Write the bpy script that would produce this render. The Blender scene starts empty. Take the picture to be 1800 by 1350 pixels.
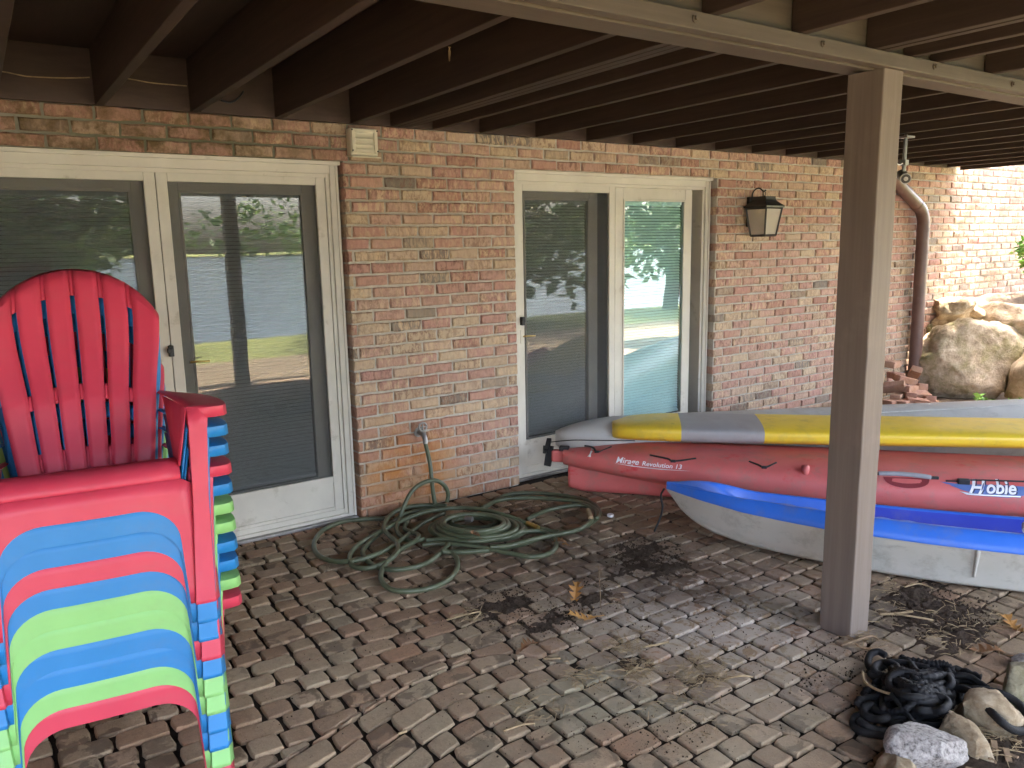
import bpy, bmesh, math, random
from mathutils import Vector, Matrix, noise
R = math.radians
random.seed(7)
S = bpy.context.scene
COL = S.collection

# ------------------------------------------------------------------ camera
F = 1384.05; YAW = .5937; PITCH = .1751; ROLL = -.0194
CAM = Vector((-.5395, -4.1447, 1.5593))
fwd = Vector((math.sin(YAW)*math.cos(PITCH), math.cos(YAW)*math.cos(PITCH), -math.sin(PITCH)))
_r = Vector((math.cos(YAW), -math.sin(YAW), 0)); _u = _r.cross(fwd)
RT = _r*math.cos(ROLL) + _u*math.sin(ROLL); UP = RT.cross(fwd)
cd = bpy.data.cameras.new('camera'); cam = bpy.data.objects.new('camera', cd); COL.objects.link(cam)
cd.sensor_width = 36; cd.lens = F/1800*36; cd.clip_end = 2000; cd.clip_start = .05
cam.matrix_world = Matrix(((RT.x, UP.x, -fwd.x, CAM.x), (RT.y, UP.y, -fwd.y, CAM.y), (RT.z, UP.z, -fwd.z, CAM.z), (0, 0, 0, 1)))
S.camera = cam

# ------------------------------------------------------------------ light
SUN = Vector((.36, -.13, .92)).normalized()
S.world = bpy.data.worlds.new('World'); S.world.use_nodes = True
wn = S.world.node_tree; bg = wn.nodes['Background']
sky = wn.nodes.new('ShaderNodeTexSky'); sky.sky_type = 'NISHITA'; sky.sun_disc = False
sky.sun_elevation = math.asin(SUN.z); sky.sun_rotation = math.atan2(SUN.x, SUN.y)
sky.dust_density = 6.0; sky.air_density = .8; sky.ozone_density = .3
wn.links.new(sky.outputs[0], bg.inputs[0]); bg.inputs[1].default_value = .15
sd = bpy.data.lights.new('sun', 'SUN'); sd.energy = 2.8; sd.angle = R(.5); sd.color = (1, .92, .80)
so = bpy.data.objects.new('sun', sd); COL.objects.link(so); so.rotation_euler = SUN.to_track_quat('Z', 'Y').to_euler()
S.view_settings.view_transform = 'Standard'; S.view_settings.look = 'None'; S.view_settings.gamma = 1
S.view_settings.exposure = 4.8
S.cycles.max_bounces = 8; S.cycles.diffuse_bounces = 5; S.cycles.transparent_max_bounces = 12
S.cycles.use_denoising = True

# ------------------------------------------------------------------ helpers
def ray(px, py): return fwd + RT*((px-900)/F) - UP*((py-675)/F)
def atz(px, py, z=0.0):
    d = ray(px, py); return CAM + d*((z-CAM.z)/d.z)
def aty(px, py, y=0.0):
    d = ray(px, py); return CAM + d*((y-CAM.y)/d.y)
def atw(px, py, w): return CAM + ray(px, py)*w

class MB:
    def __init__(s): s.v = []; s.f = []; s.m = []; s.col = []; s.mi = 0; s.c = (0, 0, 0, 1)
    def vert(s, p): s.v.append(tuple(p)); return len(s.v)-1
    def face(s, ids): s.f.append(tuple(ids)); s.m.append(s.mi); s.col.append(s.c)
    def quad(s, a, b, c, d): s.face([s.vert(p) for p in (a, b, c, d)])
    def box(s, x0, x1, y0, y1, z0, z1):
        i = len(s.v)
        s.v += [(x, y, z) for z in (z0, z1) for y in (y0, y1) for x in (x0, x1)]
        for q in ((0, 2, 3, 1), (4, 5, 7, 6), (0, 1, 5, 4), (1, 3, 7, 5), (3, 2, 6, 7), (2, 0, 4, 6)): s.face([i+k for k in q])
    def obox(s, M, sx, sy, sz):
        i = len(s.v)
        s.v += [tuple(M @ Vector((x*sx/2, y*sy/2, z*sz/2))) for z in (-1, 1) for y in (-1, 1) for x in (-1, 1)]
        for q in ((0, 2, 3, 1), (4, 5, 7, 6), (0, 1, 5, 4), (1, 3, 7, 5), (3, 2, 6, 7), (2, 0, 4, 6)): s.face([i+k for k in q])
    def tube(s, pts, r, n=8, cap=True, rf=None):
        pts = [Vector(p) for p in pts]; rings = []; prev = None
        for k, p in enumerate(pts):
            t = (pts[min(k+1, len(pts)-1)]-pts[max(k-1, 0)])
            if t.length < 1e-9: t = Vector((0, 0, 1))
            t.normalize()
            if prev is None:
                a = Vector((0, 0, 1)) if abs(t.z) < .9 else Vector((1, 0, 0)); nrm = t.cross(a).normalized()
            else:
                nrm = (prev - t*prev.dot(t))
                nrm = nrm.normalized() if nrm.length > 1e-6 else t.orthogonal().normalized()
            prev = nrm; b = t.cross(nrm); rr = r if rf is None else r*rf(k)
            rings.append([s.vert(p + (nrm*math.cos(2*math.pi*j/n) + b*math.sin(2*math.pi*j/n))*rr) for j in range(n)])
        for a, b in zip(rings, rings[1:]):
            for j in range(n): s.face((a[j], a[(j+1) % n], b[(j+1) % n], b[j]))
        if cap: s.face(rings[0][::-1]); s.face(rings[-1])
    def grid(s, rows, closed=False):
        ids = [[s.vert(p) for p in r] for r in rows]
        for a, b in zip(ids, ids[1:]):
            n = len(a)
            for j in range(n if closed else n-1): s.face((a[j], a[(j+1) % n], b[(j+1) % n], b[j]))
        return ids
    def lathe(s, prof, c, n=20):
        c = Vector(c)
        s.grid([[c + Vector((r*math.cos(2*math.pi*j/n), r*math.sin(2*math.pi*j/n), z)) for j in range(n)] for r, z in prof], True)
    def widen(s, d=.02, k=0):
        s.v = [(x + max(-1, min(1, x/.2))*d*(1-k*max(0, min(1, (y-.05)/.4))), y, z) for x, y, z in s.v]; return s
    def build(s, name, mat, parent=None, local=False, smooth=False, bevel=0, solid=0, auto=None, recalc=True, off=-1, segs=2):
        me = bpy.data.meshes.new(name)
        vs = s.v
        if parent is not None and not local:
            mw = parent.matrix_world if False else wm(parent)
            inv = mw.inverted(); vs = [tuple(inv @ Vector(p)) for p in vs]
        me.from_pydata(vs, [], s.f); me.update()
        ca = me.attributes.new('rnd', 'FLOAT_COLOR', 'FACE')
        ca.data.foreach_set('color', [x for c in s.col for x in c])
        mats = mat if isinstance(mat, (list, tuple)) else [mat]
        for m in mats: me.materials.append(m)
        if len(mats) > 1: me.polygons.foreach_set('material_index', s.m)
        if recalc:
            bm = bmesh.new(); bm.from_mesh(me); bmesh.ops.recalc_face_normals(bm, faces=bm.faces); bm.to_mesh(me); bm.free()
        if smooth or auto:
            me.polygons.foreach_set('use_smooth', [True]*len(me.polygons))
        if auto: me.set_sharp_from_angle(angle=R(auto))
        o = bpy.data.objects.new(name, me); COL.objects.link(o)
        if parent is not None: o.parent = parent
        if solid: m = o.modifiers.new('solid', 'SOLIDIFY'); m.thickness = solid; m.offset = off
        if bevel: m = o.modifiers.new('bevel', 'BEVEL'); m.width = bevel; m.segments = segs; m.limit_method = 'ANGLE'; m.angle_limit = R(40)
        return o

def wm(o):
    m = Matrix.LocRotScale(o.location, o.rotation_euler, o.scale)
    return (wm(o.parent) @ m) if o.parent else m
def tag(o, label=None, cat=None, group=None, kind=None):
    if label: o['label'] = label
    if cat: o['category'] = cat
    if group: o['group'] = group
    if kind: o['kind'] = kind
    return o
def empty(name, loc, rz=0, label=None, cat=None, group=None):
    o = bpy.data.objects.new(name, None); COL.objects.link(o); o.location = loc; o.rotation_euler = (0, 0, rz)
    o.empty_display_size = .1
    return tag(o, label, cat, group)
def kids(o): return [c for c in bpy.data.objects if c.parent == o]
def copy_tree(o, parent=None):
    ch = kids(o); c = o.copy(); COL.objects.link(c)
    if parent is not None: c.parent = parent
    for k in ch: copy_tree(k, c)
    return c
def cat_rom(pts, n=8, closed=False):
    P = [Vector(p) for p in pts]; out = []; m = len(P)
    for i in range(m if closed else m-1):
        if closed: a, b, c, d = P[(i-1) % m], P[i], P[(i+1) % m], P[(i+2) % m]
        else: a, b, c, d = P[max(i-1, 0)], P[i], P[i+1], P[min(i+2, m-1)]
        for k in range(n):
            t = k/n
            out.append(.5*((2*b) + (c-a)*t + (2*a-5*b+4*c-d)*t*t + (3*b-a-3*c+d)*t**3))
    if not closed: out.append(P[-1])
    return out
def lerp(pts, x):
    if x <= pts[0][0]: return pts[0][1]
    for (a, b), (c, d) in zip(pts, pts[1:]):
        if x <= c: return b + (d-b)*(x-a)/(c-a)
    return pts[-1][1]
def sstep(a, b, x):
    t = max(0, min(1, (x-a)/(b-a))); return t*t*(3-2*t)

# ------------------------------------------------------------------ materials
class NT:
    def __init__(s, name):
        s.mat = bpy.data.materials.new(name); s.mat.use_nodes = True; s.t = s.mat.node_tree; s.n = s.t.nodes
        s.bsdf = s.n['Principled BSDF']; s.out = s.n['Material Output']
        s.geo = None
    def new(s, typ, **kw):
        n = s.n.new(typ)
        for k, v in kw.items(): setattr(n, k, v)
        return n
    def link(s, a, b): s.t.links.new(a, b)
    def coord(s, which='Object'):
        if s.geo is None: s.geo = s.new('ShaderNodeTexCoord')
        return s.geo.outputs[which]
    def noise(s, scale, detail=4, rough=.55, stretch=None, which='Object', dist=0):
        n = s.new('ShaderNodeTexNoise'); n.inputs['Scale'].default_value = scale; n.inputs['Detail'].default_value = detail
        n.inputs['Roughness'].default_value = rough; n.inputs['Distortion'].default_value = dist
        c = s.coord(which)
        if stretch:
            m = s.new('ShaderNodeMapping'); m.inputs['Scale'].default_value = stretch; s.link(c, m.inputs[0]); c = m.outputs[0]
        s.link(c, n.inputs['Vector']); return n.outputs['Fac']
    def ramp(s, fac, stops, interp='LINEAR'):
        r = s.new('ShaderNodeValToRGB'); r.color_ramp.interpolation = interp
        e = r.color_ramp.elements
        while len(e) < len(stops): e.new(.5)
        for k, (p, c) in enumerate(stops):
            e[k].position = p
            e[k].color = (c, c, c, 1) if isinstance(c, (int, float)) else (*c, 1)
        s.link(fac, r.inputs[0]); return r.outputs[0]
    def mix(s, fac, a, b, mode='MIX'):
        m = s.new('ShaderNodeMix', data_type='RGBA', blend_type=mode)
        for sock, v in ((m.inputs[0], fac), (m.inputs[6], a), (m.inputs[7], b)):
            if isinstance(v, (int, float)): sock.default_value = v
            elif isinstance(v, tuple): sock.default_value = (*v, 1)
            else: s.link(v, sock)
        return m.outputs[2]
    def math(s, op, a, b=0.0, clamp=False):
        m = s.new('ShaderNodeMath', operation=op, use_clamp=clamp)
        for sock, v in zip(m.inputs, (a, b)):
            if isinstance(v, (int, float)): sock.default_value = v
            else: s.link(v, sock)
        return m.outputs[0]
    def attr(s, name='rnd'):
        a = s.new('ShaderNodeAttribute', attribute_name=name)
        sp = s.new('ShaderNodeSeparateColor'); s.link(a.outputs['Color'], sp.inputs[0]); return sp.outputs
    def xyz(s, which='Object'):
        sp = s.new('ShaderNodeSeparateXYZ'); s.link(s.coord(which), sp.inputs[0]); return sp.outputs
    def bump(s, h, strength=.3, dist=.01):
        b = s.new('ShaderNodeBump'); b.inputs['Strength'].default_value = strength; b.inputs['Distance'].default_value = dist
        s.link(h, b.inputs['Height']); s.link(b.outputs[0], s.bsdf.inputs['Normal'])
    def set(s, color=None, rough=None, spec=None, metal=None):
        for k, v in (('Base Color', color), ('Roughness', rough), ('Specular IOR Level', spec), ('Metallic', metal)):
            if v is None: continue
            i = s.bsdf.inputs[k]
            if isinstance(v, tuple): i.default_value = (*v, 1)
            elif isinstance(v, (int, float)): i.default_value = v
            else: s.link(v, i)
        return s.mat
def darker(c, k): return tuple(x*k for x in c)
def simple(name, c, rough=.6, var=.25, scale=6, bump=.0, bscale=60, spec=.4, metal=0, stretch=None, spots=None):
    t = NT(name)
    col = t.mix(t.ramp(t.noise(scale, 6, .6, stretch), [(.3, 0.), (.7, 1.)]), darker(c, 1-var), darker(c, 1+var*.6))
    if spots:
        sc, col2, lo, amt = spots
        col = t.mix(t.math('MULTIPLY', t.ramp(t.noise(sc, 8, .65), [(lo, 0.), (lo+.08, 1.)]), amt), col, col2)
    rg = t.math('ADD', t.math('MULTIPLY', t.noise(scale*2.3, 4), .25), rough-.125)
    if bump: t.bump(t.noise(bscale, 5, .6), bump, .004)
    return t.set(col, rg, spec, metal)

def brick_mat():
    t = NT('brick'); a = t.attr()
    base = t.ramp(a[0], [(0, (.38, .20, .155)), (.18, (.46, .265, .215)), (.36, (.49, .32, .255)), (.52, (.44, .235, .20)), (.66, (.47, .33, .25)), (.8, (.51, .40, .285)), (.9, (.48, .36, .25)), (.965, (.26, .215, .175)), (1, (.18, .155, .135))])
    streak = t.ramp(t.noise(26, 5, .7, (1.6, 1, .5), dist=.8), [(.46, 0.), (.56, 1.)])
    base = t.mix(t.math('MULTIPLY', streak, t.ramp(a[1], [(.2, .15), (1, .95)])), base, (.60, .45, .30))
    dk = t.ramp(t.noise(34, 6, .7, (1.3, 1, .7), dist=.5), [(.42, 1.), (.52, 0.)])
    base = t.mix(t.math('MULTIPLY', dk, t.ramp(a[2], [(0, .1), (1, .75)])), base, (.19, .10, .075))
    x = t.xyz()
    # moss near the left of the top courses
    ms = t.math('MULTIPLY', t.ramp(x[0], [(0, 1.), (1, 1.)]), 1.0)
    mm = t.math('MULTIPLY', t.math('MULTIPLY', gauss(t, x[0], .1, 1.15), gauss(t, x[2], 2.12, .16)), t.ramp(t.noise(9, 5, .7), [(.42, 0.), (.62, 1.)]))
    base = t.mix(t.math('MULTIPLY', mm, 1.1, True), base, (.07, .065, .025))
    base = t.mix(t.math('MULTIPLY', t.math('MULTIPLY', gauss(t, x[0], .1, 1.1), gauss(t, x[2], 2.2, .22)), .45), base, (.20, .10, .05))
    # rust stain under the tap
    rs = t.math('MULTIPLY', t.math('MULTIPLY', gauss(t, x[0], 1.5, .40), gauss(t, x[2], .20, .36)), t.ramp(t.noise(5, 5, .6), [(.3, .2), (.6, 1.)]))
    base = t.mix(t.math('MULTIPLY', rs, 1.0, True), base, (.44, .18, .05))
    rs2 = t.math('MULTIPLY', gauss(t, x[2], -.02, .12), t.ramp(t.noise(6, 4), [(.35, .1), (.65, 1.)]))
    base = t.mix(t.math('MULTIPLY', rs2, .55, True), base, (.34, .17, .06))
    t.bump(t.math('ADD', t.noise(55, 8, .75, (1.4, 1, .8)), t.math('MULTIPLY', t.noise(14, 3, .5, (2, 1, .6)), .8)), 1.0, .007)
    return t.set(base, .88, .25)
def gauss(t, x, c, w):
    d = t.math('DIVIDE', t.math('SUBTRACT', x, c), w)
    return t.math('POWER', 2.718, t.math('MULTIPLY', t.math('MULTIPLY', d, d), -1.))
def mortar_mat():
    t = NT('mortar'); x = t.xyz()
    c = t.ramp(t.noise(18, 6, .7), [(.3, (.37, .335, .285)), (.7, (.56, .52, .46))])
    mm = t.math('MULTIPLY', t.math('MULTIPLY', gauss(t, x[0], .4, 1.3), gauss(t, x[2], 2.1, .4)), .85)
    c = t.mix(mm, c, (.06, .065, .025))
    rs = t.math('MULTIPLY', gauss(t, x[0], 1.5, .35), gauss(t, x[2], .1, .25))
    c = t.mix(t.math('MULTIPLY', rs, .8), c, (.40, .20, .07))
    t.bump(t.noise(120, 6, .7), .6, .004)
    return t.set(c, .95, .2)
def darkmix(t, c): return t.mix(1.0, c, (.55, .52, .48), 'MULTIPLY')
def paver_mat():
    t = NT('paver'); a = t.attr()
    base = t.ramp(a[0], [(0, (.35, .22, .135)), (.3, (.42, .295, .185)), (.55, (.40, .30, .19)), (.75, (.44, .345, .225)), (.9, (.41, .235, .135)), (1, (.33, .25, .17))])
    base = t.mix(t.ramp(t.noise(40, 7, .7), [(.4, 0.), (.75, .5)]), base, (.20, .145, .10))
    grain = t.ramp(t.noise(210, 4, .7), [(.3, 0.), (.7, 1.)])
    base = t.mix(t.math('MULTIPLY', grain, .5), base, darkmix(t, base))
    wet = t.math('MULTIPLY', t.ramp(t.noise(11, 6, .6, dist=.6), [(.47, 0.), (.53, 1.)]), t.ramp(a[1], [(.55, 0.), (.75, 1.)]))
    base = t.mix(t.math('MULTIPLY', wet, .62), base, (.085, .055, .036))
    x = t.xyz()
    # greenish algae toward the front middle
    al = t.math('MULTIPLY', t.math('MULTIPLY', gauss(t, x[0], 1.1, .7), gauss(t, x[1], -2.35, .55)), t.ramp(t.noise(3, 4), [(.35, .1), (.6, 1.)]))
    base = t.mix(t.math('MULTIPLY', al, .55), base, (.29, .28, .19))
    # pale dried film on the right half
    dry = t.math('MULTIPLY', t.math('MULTIPLY', gauss(t, x[0], 1.9, .55), gauss(t, x[1], -1.9, .6)), t.ramp(t.noise(17, 6, .65, dist=1.2), [(.42, 0.), (.48, 1.)]))
    base = t.mix(t.math('MULTIPLY', dry, .85), base, (.52, .46, .39))
    dmp = t.math('MULTIPLY', t.math('MULTIPLY', gauss(t, x[0], 2.15, .5), gauss(t, x[1], -1.72, .32)), t.ramp(t.noise(7, 6, .65, dist=1.0), [(.40, 0.), (.47, 1.)]))
    base = t.mix(t.math('MULTIPLY', dmp, .8), base, (.13, .075, .042))
    # damp dirt patches
    dirtmask = t.ramp(t.noise(2.1, 6, .65), [(.50, 0.), (.62, 1.)])
    reg = t.math('ADD', t.math('MULTIPLY', gauss(t, x[0], 1.75, .7), gauss(t, x[1], -1.1, .6)), t.math('MULTIPLY', gauss(t, x[0], 2.6, .5), gauss(t, x[1], -2.5, .4)), True)
    dm = t.math('ADD', t.math('MULTIPLY', dirtmask, .16), t.math('MULTIPLY', reg, t.ramp(t.noise(6, 6, .7), [(.36, .1), (.6, 1.)])), True)
    base = t.mix(t.math('MULTIPLY', dm, .85), base, (.055, .037, .026))
    sp = t.ramp(t.noise(75, 5, .6), [(.66, 0.), (.72, 1.)])
    base = t.mix(t.math('MULTIPLY', sp, .6), base, (.05, .035, .025))
    rough = t.math('SUBTRACT', .88, t.math('MULTIPLY', dm, .25))
    t.bump(t.math('ADD', t.noise(160, 6, .7), t.math('MULTIPLY', t.noise(30, 4), .6)), .8, .005)
    return t.set(base, rough, .35)
def soil_mat(name, a, b, s=40):
    t = NT(name); c = t.ramp(t.noise(s, 8, .75), [(.3, a), (.7, b)])
    t.bump(t.noise(s*1.5, 8, .75), 1., .02); return t.set(c, .95, .2)
def glass_mat(name, tint, f0, wav):
    t = NT(name); n = t.n; n.remove(t.bsdf)
    tr = t.new('ShaderNodeBsdfTransparent'); tr.inputs[0].default_value = (*tint, 1)
    gl = t.new('ShaderNodeBsdfGlossy'); gl.inputs['Roughness'].default_value = .004; gl.inputs[0].default_value = (1, 1, 1, 1)
    b = t.new('ShaderNodeBump'); b.inputs['Strength'].default_value = wav; b.inputs['Distance'].default_value = .01
    t.link(t.noise(4.5, 2, .4), b.inputs['Height']); t.link(b.outputs[0], gl.inputs['Normal'])
    lw = t.new('ShaderNodeLayerWeight'); lw.inputs[0].default_value = .5
    fac = t.math('ADD', t.math('MULTIPLY', t.math('POWER', lw.outputs['Facing'], 5.0), 1-f0), f0, True)
    mx = t.new('ShaderNodeMixShader'); t.link(fac, mx.inputs[0]); t.link(tr.outputs[0], mx.inputs[1]); t.link(gl.outputs[0], mx.inputs[2])
    t.link(mx.outputs[0], t.out.inputs[0]); return t.mat
def screen_mat():
    t = NT('insect_screen'); tr = t.new('ShaderNodeBsdfTransparent')
    t.set((.10, .10, .10), .8, .2)
    mx = t.new('ShaderNodeMixShader'); mx.inputs[0].default_value = .30
    t.link(tr.outputs[0], mx.inputs[1]); t.link(t.bsdf.outputs[0], mx.inputs[2]); t.link(mx.outputs[0], t.out.inputs[0]); return t.mat
def leaf_mat(name, a, b):
    t = NT(name); at = t.attr()
    c = t.ramp(at[0], [(0, a), (1, b)]); t.set(c, .55, .4)
    tl = t.new('ShaderNodeBsdfTranslucent'); t.link(c, tl.inputs[0])
    mx = t.new('ShaderNodeMixShader'); mx.inputs[0].default_value = .3
    t.link(t.bsdf.outputs[0], mx.inputs[1]); t.link(tl.outputs[0], mx.inputs[2]); t.link(mx.outputs[0], t.out.inputs[0]); return t.mat
def plastic(name, c, dirt=.15, rough=.42, scr=None):
    t = NT(name)
    col = t.mix(t.ramp(t.noise(3.5, 5, .6), [(.35, 0.), (.7, 1.)]), c, tuple(min(1, x*1.1+.012) for x in c))
    if dirt: col = t.mix(t.math('MULTIPLY', t.ramp(t.noise(9, 7, .7), [(.5, 0.), (.75, 1.)]), dirt), col, (.22, .19, .15))
    if scr:
        col = t.mix(t.math('MULTIPLY', t.ramp(t.noise(5, 7, .7, (1, 1, 2.2)), [(scr[1], 0.), (scr[1]+.1, 1.)]), scr[2]), col, scr[0])
    t.bump(t.noise(220, 3, .6), .06, .002)
    return t.set(col, t.math('ADD', t.math('MULTIPLY', t.noise(12, 5), .22), rough-.1), .45)
def wood_mat(name, c, var=.3, rough=.7, st=(.5, .12, 3), st2=(1, .1, 2)):
    t = NT(name)
    g = t.ramp(t.noise(14, 6, .65, st), [(.3, 0.), (.7, 1.)])
    col = t.mix(g, darker(c, 1-var), darker(c, 1+var*.5))
    col = t.mix(t.math('MULTIPLY', t.ramp(t.noise(3, 6, .7), [(.55, 0.), (.75, 1.)]), .35), col, darker(c, 1.6))
    t.bump(t.noise(40, 6, .7, st2), .25, .004); return t.set(col, rough, .3)

M = {}
M['brick'] = brick_mat(); M['mortar'] = mortar_mat(); M['paver'] = paver_mat()
M['walk'] = soil_mat('walkway_gravel', (.15, .115, .075), (.25, .19, .12), 20)
M['joint'] = soil_mat('joint_soil', (.014, .010, .007), (.045, .032, .022), 60)
M['soil'] = soil_mat('bank_soil', (.10, .07, .05), (.26, .19, .13), 30)
M['dirt'] = soil_mat('dark_dirt', (.03, .021, .014), (.10, .068, .046), 70)
M['washed'] = soil_mat('washed_soil', (.04, .028, .019), (.14, .10, .072), 90)
M['trim'] = simple('cream_trim', (.60, .57, .50), .5, .10, 5, .06, 90, spots=(7, (.34, .30, .23), .60, .55))
M['sash'] = simple('shaded_cream_sash', (.42, .40, .35), .5, .1, 5)  # cream trim greyed, the screen's shade put into the sash colour
M['glass'] = glass_mat('window_glass', (.84, .88, .88), .15, .014)
M['glass2'] = glass_mat('tinted_glass', (.84, .94, .94), .11, .02)
M['blind'] = simple('blind_slat', (.60, .61, .62), .5, .05)
M['paleblind'] = simple('pale_blind_slat', (.82, .86, .86), .5, .04)
M['screen'] = screen_mat()
M['black'] = simple('black_plastic', (.018, .018, .02), .5, .3, 10)
M['blackmetal'] = simple('black_metal', (.022, .021, .02), .45, .3, 10, .1, 90, .5)
M['brass'] = simple('brass', (.55, .40, .16), .35, .2, 20, metal=1)
M['steel'] = simple('grey_metal', (.35, .34, .33), .45, .3, 20, metal=.9)
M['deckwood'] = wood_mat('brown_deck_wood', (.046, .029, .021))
M['taupe'] = wood_mat('shaded_taupe_wood', (.100, .080, .062), .22, .6, (.12, .5, 3), (.08, 2, 2))  # same paint as the post, darkened so the colour carries the beam's shade
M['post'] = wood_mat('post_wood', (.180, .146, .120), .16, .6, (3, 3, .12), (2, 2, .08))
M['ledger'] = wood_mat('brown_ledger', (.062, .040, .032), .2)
M['red'] = plastic('red_plastic', (.58, .046, .088), .12)
M['blue'] = plastic('blue_plastic', (.017, .20, .50), .14)
M['green'] = plastic('green_plastic', (.245, .54, .175), .14)
M['kred'] = plastic('red_hull', (.56, .125, .115), .6, .55, ((.60, .03, .04), .60, .9))
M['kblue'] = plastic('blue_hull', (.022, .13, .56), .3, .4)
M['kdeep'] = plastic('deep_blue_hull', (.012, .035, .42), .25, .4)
M['kgrey'] = plastic('pale_grey_hull', (.43, .41, .36), .6, .5, ((.30, .28, .24), .55, .6))
M['kgrey2'] = plastic('grey_hull', (.40, .40, .385), .4, .5, ((.28, .27, .24), .58, .6))
M['kyel'] = plastic('yellow_hull', (.70, .50, .035), .35, .35, ((.40, .27, .03), .62, .7))
M['kpatch'] = plastic('grey_patch', (.30, .295, .30), .3, .5)
M['white'] = simple('white_decal', (.82, .82, .84), .4, .05)
M['decalblue'] = simple('blue_decal', (.10, .16, .36), .4, .05)
M['decaldark'] = simple('dark_decal', (.05, .05, .09), .4, .05)
M['greyrub'] = simple('grey_rubber', (.30, .30, .31), .6, .2)
M['hose'] = simple('green_hose', (.092, .108, .062), .38, .3, 9, .1, 200, .5, spots=(30, (.13, .12, .09), .62, .6))
M['rope'] = simple('black_rope', (.010, .010, .011), .7, .4, 60, .5, 300, .3)
M['leafy'] = leaf_mat('oak_leaf', (.42, .21, .06), (.58, .32, .10))
M['deadleaf'] = leaf_mat('dead_leaf', (.22, .11, .05), (.40, .22, .11))
M['twig'] = simple('twig', (.22, .15, .09), .9, .4, 30)
M['straw'] = simple('straw', (.34, .25, .14), .9, .4, 30)
M['foliage'] = leaf_mat('foliage', (.035, .075, .015), (.10, .17, .04))
M['shrub'] = leaf_mat('shrub_leaf', (.06, .14, .02), (.20, .34, .07))
M['bark'] = simple('bark', (.10, .075, .055), .95, .4, 12, .8, 30)
M['copper'] = simple('brown_downspout', (.15, .085, .075), .4, .25, 7, .1, 40, .5, spots=(8, (.24, .17, .15), .6, .5))
M['vent'] = simple('vent_plastic', (.58, .54, .42), .5, .12, 6, spots=(12, (.25, .23, .16), .64, .5))
def rock_mat(name, a, b, c, sc, moss=0):
    t = NT(name)
    col = t.ramp(t.noise(sc, 8, .7), [(.3, a), (.5, b), (.68, c)])
    if moss: col = t.mix(t.math('MULTIPLY', t.ramp(t.noise(4, 6, .7), [(.45, 0.), (.62, 1.)]), moss), col, (.17, .16, .055))
    t.bump(t.math('ADD', t.noise(sc*2, 8, .75), t.noise(7, 4)), .9, .02)
    return t.set(col, .9, .25)
M['boulder'] = rock_mat('boulder_stone', (.22, .165, .115), (.42, .335, .245), (.55, .46, .36), 11, .7)
M['tanrock'] = rock_mat('tan_stone', (.22, .155, .09), (.40, .31, .20), (.52, .43, .31), 18)
M['granite'] = rock_mat('speckled_granite', (.06, .055, .05), (.50, .46, .43), (.74, .70, .66), 75)
M['mossrock'] = rock_mat('mossy_stone', (.16, .14, .09), (.26, .23, .15), (.33, .30, .2), 14, .95)
M['grass'] = soil_mat('lawn', (.11, .13, .035), (.26, .27, .09), 25)
tw = NT('lake'); tw.bump(tw.noise(.9, 4, .6, (1, 2.5, 1)), .25, .3); M['lake'] = tw.set((.03, .05, .055), .06, .5)
tl = NT('lantern_glass'); tl.n.remove(tl.bsdf)
_tr = tl.new('ShaderNodeBsdfTransparent'); _tr.inputs[0].default_value = (.93, .9, .84, 1)
_df = tl.new('ShaderNodeBsdfDiffuse'); _df.inputs[0].default_value = (.75, .72, .66, 1)
_mx = tl.new('ShaderNodeMixShader'); _mx.inputs[0].default_value = .42
tl.link(_tr.outputs[0], _mx.inputs[1]); tl.link(_df.outputs[0], _mx.inputs[2]); tl.link(_mx.outputs[0], tl.out.inputs[0]); M['lantern'] = tl.mat
#@@SETTING
# ------------------------------------------------------------------ ground, patio, lawn, lake
def sheet(name, x0, x1, y0, y1, z, mat, n=1):
    b = MB(); b.grid([[(x0+(x1-x0)*i/n, y0+(y1-y0)*j/n, z) for i in range(n+1)] for j in range(n+1)])
    return tag(b.build(name, mat, recalc=False), kind='structure')
lawn = sheet('lawn', -200, 200, -10.4, 40, -.085, M['grass'])
sheet('lake', -300, 300, -240, -10.4, -.25, M['lake'])
sheet('far_bank', -400, 400, -420, -240, -.1, M['grass'])
sheet('patio_bed', -8, 9.0, -5.2, .2, -.0125, M['joint'])
sheet('walkway', -12, 14, -7.4, -5.2, -.05, M['walk'])

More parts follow.
